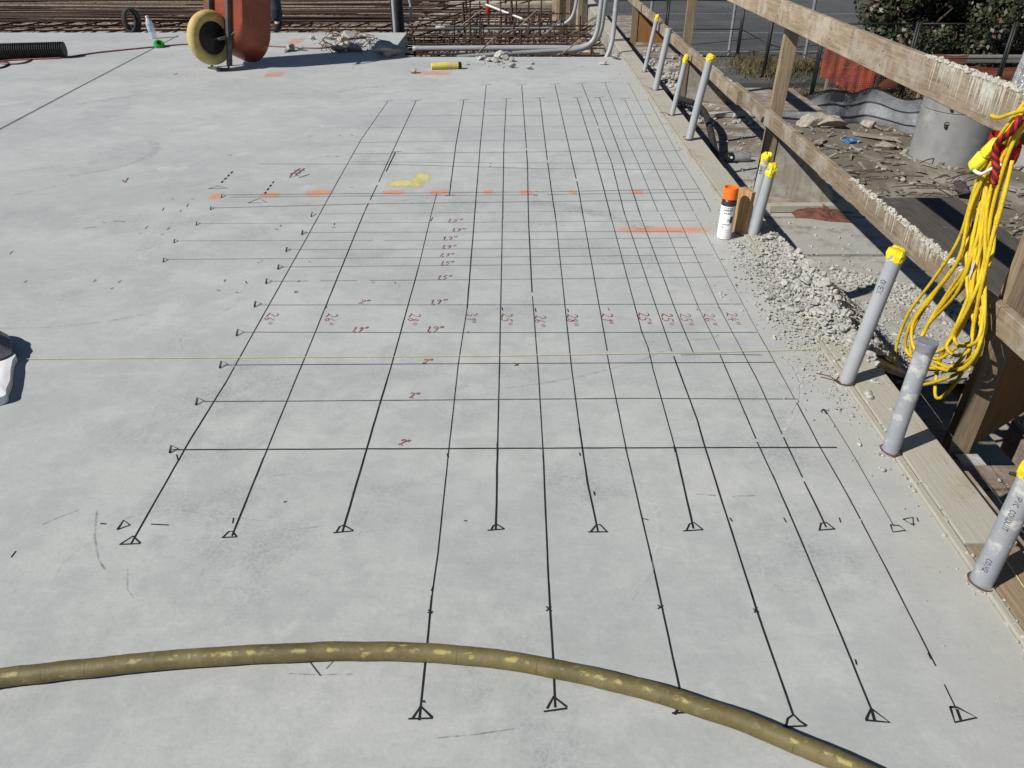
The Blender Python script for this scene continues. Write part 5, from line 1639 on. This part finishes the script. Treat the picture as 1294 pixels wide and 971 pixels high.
# grey conduits
def conduit(pxz, r, label, mat='pvc', n_=8):
    pts = [G(x, y, z) for x, y, z in pxz]
    mb = MB(); mb.tube(smooth_path(pts, n_), r, 14)
    return tag(link("conduit", mb, mat, smooth=True), label, "conduit", "grey conduits in the pit")
def conduit_w(pts, r, label, mat='pvc', n_=10):
    mb = MB(); mb.tube(smooth_path(pts, n_), r, 14)
    return tag(link("conduit", mb, mat, smooth=True), label, "conduit", "grey conduits in the pit")
zc = PZ + .30
e_ = G(752, 55, zc)
conduit_w([(-1.12, 9.35, zc), (-.4, 9.38, zc), (.45, 9.40, zc), (.72, 9.40, zc), (.90, 9.41, zc + .05), (.99, 9.42, zc + .17), (1.02, 9.43, zc + .40), (1.05, 9.45, zc + .8), (1.08, 9.48, zc + 1.3)], .030, "thick grey conduit bending up beside the form panel, tied to its neighbour")
conduit_w([(-1.25, 8.55, zc - .02), (-.6, 8.78, zc), (.0, 9.02, zc + .0), (.5, 9.2, zc), (.7, 9.26, zc), (.86, 9.30, zc + .05), (.94, 9.31, zc + .17), (.97, 9.32, zc + .42), (.99, 9.34, zc + .8), (1.0, 9.36, zc + 1.3)], .026, "grey conduit slanting along the slab's end and bending upward")
conduit_w([(.60, 8.62, zc - .12), (.86, 8.60, zc - .09), (.97, 8.62, zc + .0), (1.04, 8.66, zc + .18), (1.06, 8.70, zc + .5), (1.09, 8.74, zc + 1.2)], .024, "short grey conduit curving up at the slab corner by the form boards")
conduit_w([(-1.0, 11.0, PZ + .30), (.2, 11.0, PZ + .30), (.55, 11.0, PZ + .31), (.74, 11.0, PZ + .38), (.82, 11.0, PZ + .55), (.84, 11.0, PZ + .9), (.85, 11.0, PZ + 1.6)], .022, "slim grey conduit running through the dowels and turning up at the stop panel")
conduit_w([(-1.42, 10.20, PZ + .05), (-1.42, 10.20, .3), (-1.41, 10.21, 1.2)], .022, "pale straight conduit rising in front of the black sleeve")
conduit_w([(-1.30, 10.5, .05), (-1.255, 10.5, .12), (-1.25, 10.5, .25), (-1.28, 10.5, .5), (-1.30, 10.5, 1.2)], .017, "thin pale conduit with a hooked lower end beside the black sleeve")
mb = MB(); mb.lathe([(.075, PZ + .02), (.08, PZ + .03), (.08, .34), (.072, .35), (.070, .1)], 20, (-1.405, 10.36, 0))
tag(link("sleeve", mb, 'black_plastic', origin=(-1.405, 10.36, 0), smooth=40), "black plastic sleeve standing behind the straight conduit", "sleeve")

# ---- cables in the gap between form boards and platform
for k_, (x0, r_, lab) in enumerate(((1.42, .022, "black hose lying in the gap beside the form boards"), (1.62, .03, "grey-black hose arching over the platform edge beside the slim pipe"))):
    pts = []
    for i in range(26):
        y = 2.9 + i * .45
        z = -.30 - .08 * k_ + .06 * math.sin(i * .9 + k_) if k_ == 0 else DZ + .03 + .16 * math.exp(-((y - 7.6) / 1.0) ** 2)
        pts.append((x0 + .05 * math.sin(i * .7 + 2 * k_) + (.22 * math.exp(-((y - 8) / 1.2) ** 2) if k_ else 0), y, z))
    mb = MB(); mb.tube(smooth_path(pts, 4), r_, 10)
    tag(link("gap_hose", mb, 'black_rubber', smooth=True), lab, "hose")
mb = MB()
cc = smooth_path([(2.62, 2.55, DZ + .008), (2.4, 2.38, DZ + .008), (2.12, 2.30, DZ + .008), (1.95, 2.36, DZ + .008)], 8)
mb.tube(cc, .006, 6)
tag(link("black_cable", mb, 'black_rubber', smooth=True), "thin black cable curving over the planks in front of the stamped gusset", "cable")
# loose timber on the platform
for (x0, x1, y, rz, z, w, t, mat, lab) in ((1.86, 2.5, 8.05, .12, DZ + .005, .09, .04, 'form_wood', "pale stud lying on the platform in front of the grey gusset"), (1.84, 2.45, 5.30, .02, DZ + .005, .07, .05, 'form_wood', "dusty batten lying in front of the gusset near the brown rag"),
                                           (2.0, 2.6, 10.4, .1, DZ + .005, .1, .05, 'beam_grey', "grey stud lying on the rubble-strewn platform under the far rail"), (1.86, 2.6, 11.5, -.1, DZ + .005, .12, .05, 'beam_grey', "weathered plank on the platform close to the far brown gusset")):
    mb = MB(); mb.box(0, x1 - x0, 0, w, 0, t, Matrix.Translation((x0, y, z)) @ Matrix.Rotation(rz, 4, 'Z'), bev=.003)
    tag(link("loose_timber", mb, mat, origin=(x0, y, z)), lab, "lumber")

# ================================================================== THE YARD BELOW
rc = Vector((8.78, 15.6, GZ))
rg = thing("manhole_ring", "tall grey precast concrete manhole ring standing on the dirt", "manhole ring", rc)
RR_ = .70
mb = MB(); mb.lathe([(RR_, -.1), (RR_, .98), (RR_ - .012, .99), (RR_ - .09, .99), (RR_ - .09, -.1)], 56, rc)
low = link("lower_ring", mb, 'ring', rg, smooth=40)
mb = MB(); mb.lathe([(RR_ - .012, .996), (RR_, 1.008), (RR_, 1.42), (RR_ - .01, 1.43), (RR_ - .09, 1.43), (RR_ - .09, 1.0)], 56, rc)
upr = link("upper_ring", mb, 'ring', rg, smooth=40)
for (ang, z, par) in ((-2.28, 1.12, upr), (-2.30, .80, low)):
    p = rc + Vector((math.cos(ang) * (RR_ - .02), math.sin(ang) * (RR_ - .02), z))
    d = Vector((math.cos(ang), math.sin(ang), 0))
    mb = MB(); mb.lathe([(.05, 0), (.05, .022), (.036, .024), (.034, .0)], 12, p, d)
    mb.tube([p + d * .03, p + d * .055 + Vector((0, 0, -.06))], .03, 8)
    link("lifting_lug", mb, 'ring_dark', par, smooth=40)
a = -1.28
mb = MB(); p = rc + Vector((math.cos(a) * RR_, math.sin(a) * RR_, .82)); d = Vector((math.cos(a), math.sin(a), 0)); s_ = Vector((-d.y, d.x, 0))
vs = [p + d * .006 + s_ * u + Vector((0, 0, w_)) for u, w_ in ((-.055, 0), (.055, 0), (.055, .12), (-.055, .12))]
mb.add(vs, [(0, 1, 2, 3)])
link("label_sticker", mb, 'white_plastic', low)
mb = MB(); mb.box(9.9, 12.2, 14.0, 15.2, GZ - .05, GZ + .42, bev=.02)
tag(link("concrete_block", mb, 'block', origin=(9.9, 14, GZ)), "low pale concrete block on the dirt behind the hanging cord", "concrete block")
# silt fence: draped fabric with black bands
SF = [(3.4, 21.4), (5.0, 19.6), (6.0, 18.7), (7.2, 18.45), (8.3, 18.7), (9.0, 17.7), (10.6, 17.5), (12.5, 17.3), (15, 17.1)]
def silt(z0, z1, off, mat, name, par, sag=True):
    pts = smooth_path([(a, b, 0) for a, b in SF[:6]], 14)[:-1] + smooth_path([(a, b, 0) for a, b in SF[5:]], 10)
    mb = MB()
    nl = 7
    for i, p in enumerate(pts):
        dip = .16 * math.sin(i * .22) ** 2
        for l in range(nl + 1):
            t = l / nl
            zz = GZ - .02 + (z0 + (z1 - z0) * t) * (1 - (dip if z1 > .1 else 0))
            wv = .07 * mnoise.noise(Vector((i * .28, zz * 3, 0))) + .05 * math.sin(zz * 9)
            mb.v.append((p.x + wv * .3, p.y + wv + off - .12 * (1 - (zz - GZ)), zz))
    for i in range(len(pts) - 1):
        for l in range(nl):
            q = i * (nl + 1) + l
            mb.f.append((q, q + nl + 1, q + nl + 2, q + 1))
    return link(name, mb, mat, par, smooth=True)
sf = thing("silt_fence", "sagging grey silt fence with black bands on the dirt", "silt fence", (7, 18.5, GZ))
silt(0, .78, 0, 'silt', "fabric", sf)
for z in (.16, .44, .76):
    silt(z, z + .035, -.014, 'silt_band', "band", sf)
for k_ in (1, 3, 5, 7):
    x, y = SF[k_]
    mb = MB(); mb.box(x - .025, x + .025, y + .08, y + .13, GZ - .05, GZ + .95)
    link("stake", mb, 'post_wood', sf)
# black temporary fence panels
FP = [(2.4, 25.8), (4.75, 25.95), (7.1, 26.0), (7.15, 23.2), (7.75, 20.85), (10.1, 20.9), (12.5, 20.9), (14.9, 20.9)]
labs = ["black mesh fence panel at the far left in front of the parking lot", "black mesh fence panel meeting the corner post before the parking lot", "black mesh fence panel running back from the weedy corner", "black mesh fence panel leaning beside the silt fence corner", "black mesh fence panel backed by the bright orange net", "black mesh fence panel behind the top of the manhole ring", "black mesh fence panel in front of the hedge by the silver tarp"]
for i, lab in enumerate(labs):
    a, b = Vector((*FP[i], GZ)), Vector((*FP[i + 1], GZ))
    d = (b - a).normalized(); a = a + d * .03; b = b - d * .03
    fp = thing("fence_panel", lab, "fence", a, "black temporary fence panels")
    hgt = 1.85
    zb = .14 if FP[i][1] > 22.4 else .02
    for p in (a, b):
        mb = MB(); mb.tube([p + Vector((0, 0, zb - .02)), p + Vector((0, 0, hgt))], .036, 8)
        link("fence_post", mb, 'fence_black', fp, smooth=True)
    for z in (.22, 1.0, hgt - .04):
        mb = MB(); mb.tube([a + Vector((0, 0, z)), b + Vector((0, 0, z))], .018 if z != 1.0 else .015, 6)
        link("fence_bar", mb, 'fence_black', fp, smooth=True)
    mb = MB()
    n_ = int((b - a).length / .075)
    for k_ in range(1, n_):
        p = a.lerp(b, k_ / n_)
        mb.tube([p + Vector((0, 0, .22)), p + Vector((0, 0, hgt - .04))], .0022, 3, cap=False)
    for k_ in range(1, 9):
        z = .22 + (hgt - .26) * k_ / 9
        mb.tube([a + Vector((0, 0, z)), b + Vector((0, 0, z))], .0022, 3, cap=False)
    stuff(link("wire_mesh", mb, 'fence_black', fp))
    if i >= 1:
        mb = MB(); mb.tube([a + Vector((-.45, -.5, .06)), a + Vector((.45, .5, .06))], .025, 6)
        link("foot", mb, 'fence_black', fp)
# tall galvanised poles of the court fence
GP = [(7.05, 26.9), (8.1, 26.2), (9.05, 25.5), (4.6, 28.0), (11.6, 27.2)]
gl = ["grey steel pole rising behind the black corner post", "grey steel pole standing between two black fence posts", "grey steel pole rising from the dry weeds before the parking lot", "grey steel pole beyond the left black fence panel", "grey steel pole partly hidden by the dark tree"]
for (x, y), lab in zip(GP, gl):
    mb = MB(); mb.lathe([(.05, 0), (.05, 4.2), (.055, 4.21), (.02, 4.28), (0, 4.29)], 14, (x, y, GZ + .10))
    tag(link("steel_pole", mb, 'galv', origin=(x, y, GZ), smooth=40), lab, "pole", "grey poles of the court fence")
# orange net hung on the panels, with its timber braces
def net(x0, x1, y, z0a, z0b, z1, lab, mat='net_brown'):
    mb = MB()
    nx, nz = 40, 14
    for i in range(nx + 1):
        for j in range(nz + 1):
            u, w_ = i / nx, j / nz
            z0 = z0a + (z0b - z0a) * u
            mb.v.append((x0 + (x1 - x0) * u, y + .06 * mnoise.noise(Vector((u * 9, w_ * 2, y))) * (1 - w_ * .5), GZ + z0 + (z1 - z0) * w_ - .05 * math.sin(u * 9) ** 2 * w_))
    for i in range(nx):
        for j in range(nz):
            q = i * (nz + 1) + j
            mb.f.append((q, q + nz + 1, q + nz + 2, q + 1))
    tag(link("orange_net", mb, mat, origin=(x0, y, GZ), smooth=True), lab, "safety net")
net(7.85, 9.25, 20.78, .60, .0, 1.50, "bright orange safety net on the fence beside the silt fence corner", 'net')
net(9.2, 11.9, 21.5, .05, .05, 1.02, "brownish orange safety net behind the manhole ring")
net(11.9, 18.5, 21.9, .05, .05, .66, "dark orange safety net in front of the hedge")
for (a, b, lab) in (((9.45, 21.1, GZ), (9.6, 21.1, GZ + 1.45), "upright timber stake holding the orange net"), ((8.5, 21.2, GZ + .3), (9.5, 21.2, GZ + 1.35), "slanting timber brace behind the bright orange net"), ((9.8, 21.2, GZ + 1.5), (11.0, 21.3, GZ + .1), "slanting timber brace behind the brownish orange net"), ((12.9, 21.5, GZ + .15), (14.3, 21.5, GZ + .75), "pale timber brace slanting across the net by the silver tarp")):
    mb = MB(); mb.tube([a, b], .05, 4)
    tag(link("timber_brace", mb, 'post_wood'), lab, "brace", "timber braces of the orange net")
mb = MB(); mb.box(11.4, 20, 22.5, 22.75, GZ + .62, GZ + .80, bev=.02)
for xx_ in (11.6, 14.5, 17.5, 19.7):
    mb.box(xx_, xx_ + .2, 22.55, 22.7, GZ - .05, GZ + .62)
tag(link("barrier_beam", mb, 'barrier', origin=(12, 22.5, GZ)), "weathered grey beam barrier below the dark hedge", "barrier")
# silver tarp over a post
tp = Vector((10.75, 17.0, GZ))
mb = MB()
n_ = 26
vs, fs = [], []
for (r_, z) in ((.34, 0), (.30, .5), (.26, 1.0), (.20, 1.6), (.17, 1.98), (.14, 2.06), (0, 2.08)):
    for k_ in range(n_):
        a = 2 * math.pi * k_ / n_
        w_ = 1 + .22 * mnoise.noise(Vector((math.cos(a) * 2.2, math.sin(a) * 2.2, z * .8)))
        vs.append(tp + Vector((r_ * w_ * math.cos(a), r_ * w_ * math.sin(a), z)))
for i in range(6):
    for k_ in range(n_):
        fs.append((i * n_ + k_, i * n_ + (k_ + 1) % n_, (i + 1) * n_ + (k_ + 1) % n_, (i + 1) * n_ + k_))
mb.add(vs, fs)
tag(link("tarp_wrapped_post", mb, 'silver', origin=tp, smooth=30), "post wrapped in crinkled silver tarp in front of the hedge", "post")
# loose rocks, scraps and twigs on the dirt
mb = MB()
for _ in range(900):
    x, y = random.uniform(3.2, 15), random.uniform(8, 20)
    put_rock(mb, (x, y, GZ + .10 * mnoise.noise(Vector((x * .35, y * .35, 0)))), random.choice((.02, .03, .045, .06)), ROCK1)
for _ in range(160):
    a = random.uniform(0, 6.28)
    put_rock(mb, (rc.x + math.cos(a) * random.uniform(.72, .85), rc.y + math.sin(a) * random.uniform(.72, .85), GZ), random.choice((.03, .05)), ROCK1)
stuff(tag(link("yard_stones", mb, 'stone_dirt'), "small stones strewn over the dirt yard", "stones"))
for (px, py, r_, lab) in ((1026, 160, .34, "big tan rock lying behind the mid rail on the dirt"), (1046, 163, .24, "pale rock next to the big tan rock on the dirt"), (1117, 189, .22, "flat pale rock on the dirt in front of the silt fence"), (1096, 161, .16, "small rock at the foot of the silt fence corner")):
    p = G(px, py, GZ)
    mb = MB(); put_rock(mb, (p.x, p.y, GZ - .02), r_, ROCK3)
    tag(link("rock", mb, 'stone_dirt', origin=(p.x, p.y, GZ)), lab, "rock", "rocks on the dirt yard")
p = G(1075, 182, GZ)
mb = MB(); mb.box(-.16, .16, -.10, .10, .02, .10, Matrix.Translation(p) @ Matrix.Rotation(.4, 4, 'Z') @ Matrix.Rotation(.15, 4, 'X'), bev=.02)
tag(link("blue_scrap", mb, 'blue', origin=p), "small blue scrap among the debris on the dirt", "scrap")
mb = MB()
for _ in range(90):
    x, y = random.uniform(4.5, 9), random.uniform(10, 16)
    a, L = random.gauss(.3, .5), random.uniform(.2, .9)
    pts = [Vector((x + L * t * math.cos(a) + random.uniform(-.02, .02), y + L * t * math.sin(a) + random.uniform(-.02, .02), GZ + .12 + .03 * math.sin(t * 3))) for t in (0, .33, .66, 1)]
    mb.tube(pts, .012, 5)
stuff(tag(link("twigs", mb, 'twig'), "grey twigs and wire scraps littering the dirt", "twigs"))
for (px, py, L, rz, lab) in ((1245, 168, 1.2, .1, "dark plank on the dirt right of the manhole ring"), (1252, 180, 1.0, -.15, "second dark plank right of the manhole ring")):
    p = G(px, py, GZ)
    mb = MB(); mb.box(-L / 2, L / 2, -.1, .1, 0, .09, Matrix.Translation(p + Vector((.2, 0, .06))) @ Matrix.Rotation(rz, 4, 'Z'))
    tag(link("dark_plank", mb, 'dark_ply', origin=p), lab, "plank")
for k in range(16):
    x, y = random.uniform(4.2, 9.5), random.uniform(9.5, 17)
    if (x - rc.x) ** 2 + (y - rc.y) ** 2 < 1.6:
        continue
    L, w_ = random.uniform(.35, 1.3), random.choice((.05, .09, .14, .2))
    mb = MB()
    mb.box(-L / 2, L / 2, -w_ / 2, w_ / 2, 0, .04, Matrix.Translation((x, y, GZ + .06)) @ Matrix.Rotation(random.uniform(-1.2, 1.2), 4, 'Z') @ Matrix.Rotation(random.uniform(-.08, .08), 4, 'Y'), bev=.004)
    tag(link("scrap_board", mb, random.choice(('beam_grey', 'deck_wood', 'dark_ply')), origin=(x, y, GZ)), "weathered scrap board lying among the twigs on the dirt yard", "scrap wood", "scrap boards on the dirt")
mb = MB()
for _ in range(420):
    x, y = random.uniform(3.4, 10.5), random.uniform(9, 18)
    a, L = random.uniform(0, 3.1), random.uniform(.05, .3)
    mb.box(-L / 2, L / 2, -.025, .025, 0, .02, Matrix.Translation((x, y, GZ + .05 + .10 * mnoise.noise(Vector((x * .35, y * .35, 0))))) @ Matrix.Rotation(a, 4, 'Z') @ Matrix.Rotation(random.uniform(-.4, .4), 4, 'Y'))
stuff(tag(link("wood_chips", mb, 'deck_wood'), "broken wood splinters scattered over the dirt yard", "splinters"))
# dry weeds along the fence foot
mb = MB()
for _ in range(3600):
    w_ = random.random()
    if w_ < .45:
        x, y = random.gauss(7.5, .55), random.gauss(24.4, .9)
    elif w_ < .75:
        x, y = random.gauss(9.1, .4), random.gauss(24.6, .5)
    else:
        x, y = random.uniform(7.6, 12), random.gauss(21.3, .35)
    z = GZ + (.12 if y > 22.4 else 0)
    h_ = random.uniform(.08, .32)
    a = random.uniform(0, 6.28)
    lx, ly = random.gauss(0, .12), random.gauss(0, .12)
    w2 = .014
    vs = [Vector((x - w2 * math.cos(a), y - w2 * math.sin(a), z)), Vector((x + w2 * math.cos(a), y + w2 * math.sin(a), z)), Vector((x + lx, y + ly, z + h_))]
    mb.add(vs, [(0, 1, 2)])
stuff(tag(link("dry_weeds", mb, 'weed'), "dry yellow-green weeds along the fence foot", "weeds"))
# dark trees / hedge behind
def tree(cx, cy, cz, rx, ry, rz_, nleaf, label, seed):
    rnd = random.Random(seed)
    root = thing("hedge_tree", label, "tree", (cx, cy, GZ), "dark trees behind the fence")
    mb = MB()
    mb.tube([(cx, cy, GZ - .1), (cx + .1, cy, GZ + 1.0), (cx, cy + .1, GZ + 2.2), (cx + .1, cy, cz + rz_ * .5)], [.20, .17, .13, .05], 10)
    for k_ in range(9):
        a = rnd.uniform(0, 6.28)
        z = rnd.uniform(GZ + .8, cz + .3)
        mb.tube([(cx, cy, z), (cx + .5 * rx * math.cos(a), cy + .5 * ry * math.sin(a), z + .6), (cx + .9 * rx * math.cos(a), cy + .9 * ry * math.sin(a), z + 1.0)], [.07, .045, .015], 6)
    link("trunk", mb, 'bark', root, smooth=True)
    clumps = []
    for _ in range(130):
        while True:
            u = Vector((rnd.uniform(-1, 1), rnd.uniform(-1, 1), rnd.uniform(-1, 1)))
            if .3 < u.length < 1.35:
                break
        clumps.append((Vector((cx + u.x * rx, cy + u.y * ry, cz + u.z * rz_)), rnd.uniform(.28, .62)))
    V, F = [], []
    for i in range(nleaf):
        c, r_ = rnd.choice(clumps)
        d = Vector((rnd.gauss(0, 1), rnd.gauss(0, 1), rnd.gauss(0, 1))).normalized() * r_ * rnd.uniform(.55, 1.0)
        p = c + d
        nrm = (d.normalized() + Vector((rnd.gauss(0, .6), rnd.gauss(0, .6), rnd.gauss(0, .6)))).normalized()
        e1 = nrm.orthogonal().normalized()
        e1 = Matrix.Rotation(rnd.uniform(0, 6.28), 3, nrm) @ e1
        e2 = nrm.cross(e1)
        s_ = rnd.uniform(.05, .10)
        o = len(V)
        V += [tuple(p - e1 * s_), tuple(p + e2 * s_ * .55), tuple(p + e1 * s_), tuple(p - e2 * s_ * .55)]
        F.append((o, o + 1, o + 2, o + 3))
    mb = MB(); mb.v, mb.f = V, F
    link("crown", mb, 'leaf', root)
tree(12.4, 25.3, -1.25, 1.6, 1.3, 1.75, 19000, "dark broadleaf tree at the end of the hedge over the parking lot", 1)
tree(15.0, 25.0, -1.2, 1.6, 1.3, 1.8, 20000, "dark broadleaf tree in the middle of the hedge over the barrier", 2)
tree(17.8, 25.1, -1.2, 1.7, 1.3, 1.85, 19000, "dark broadleaf tree behind the silver-wrapped post", 3)
tree(20.7, 25.3, -1.1, 1.7, 1.4, 1.9, 13000, "dark broadleaf tree beyond the hanging yellow cord", 4)
tree(14.0, 27.8, .2, 2.4, 1.5, 2.6, 11000, "taller dark tree standing behind the hedge gap", 5)
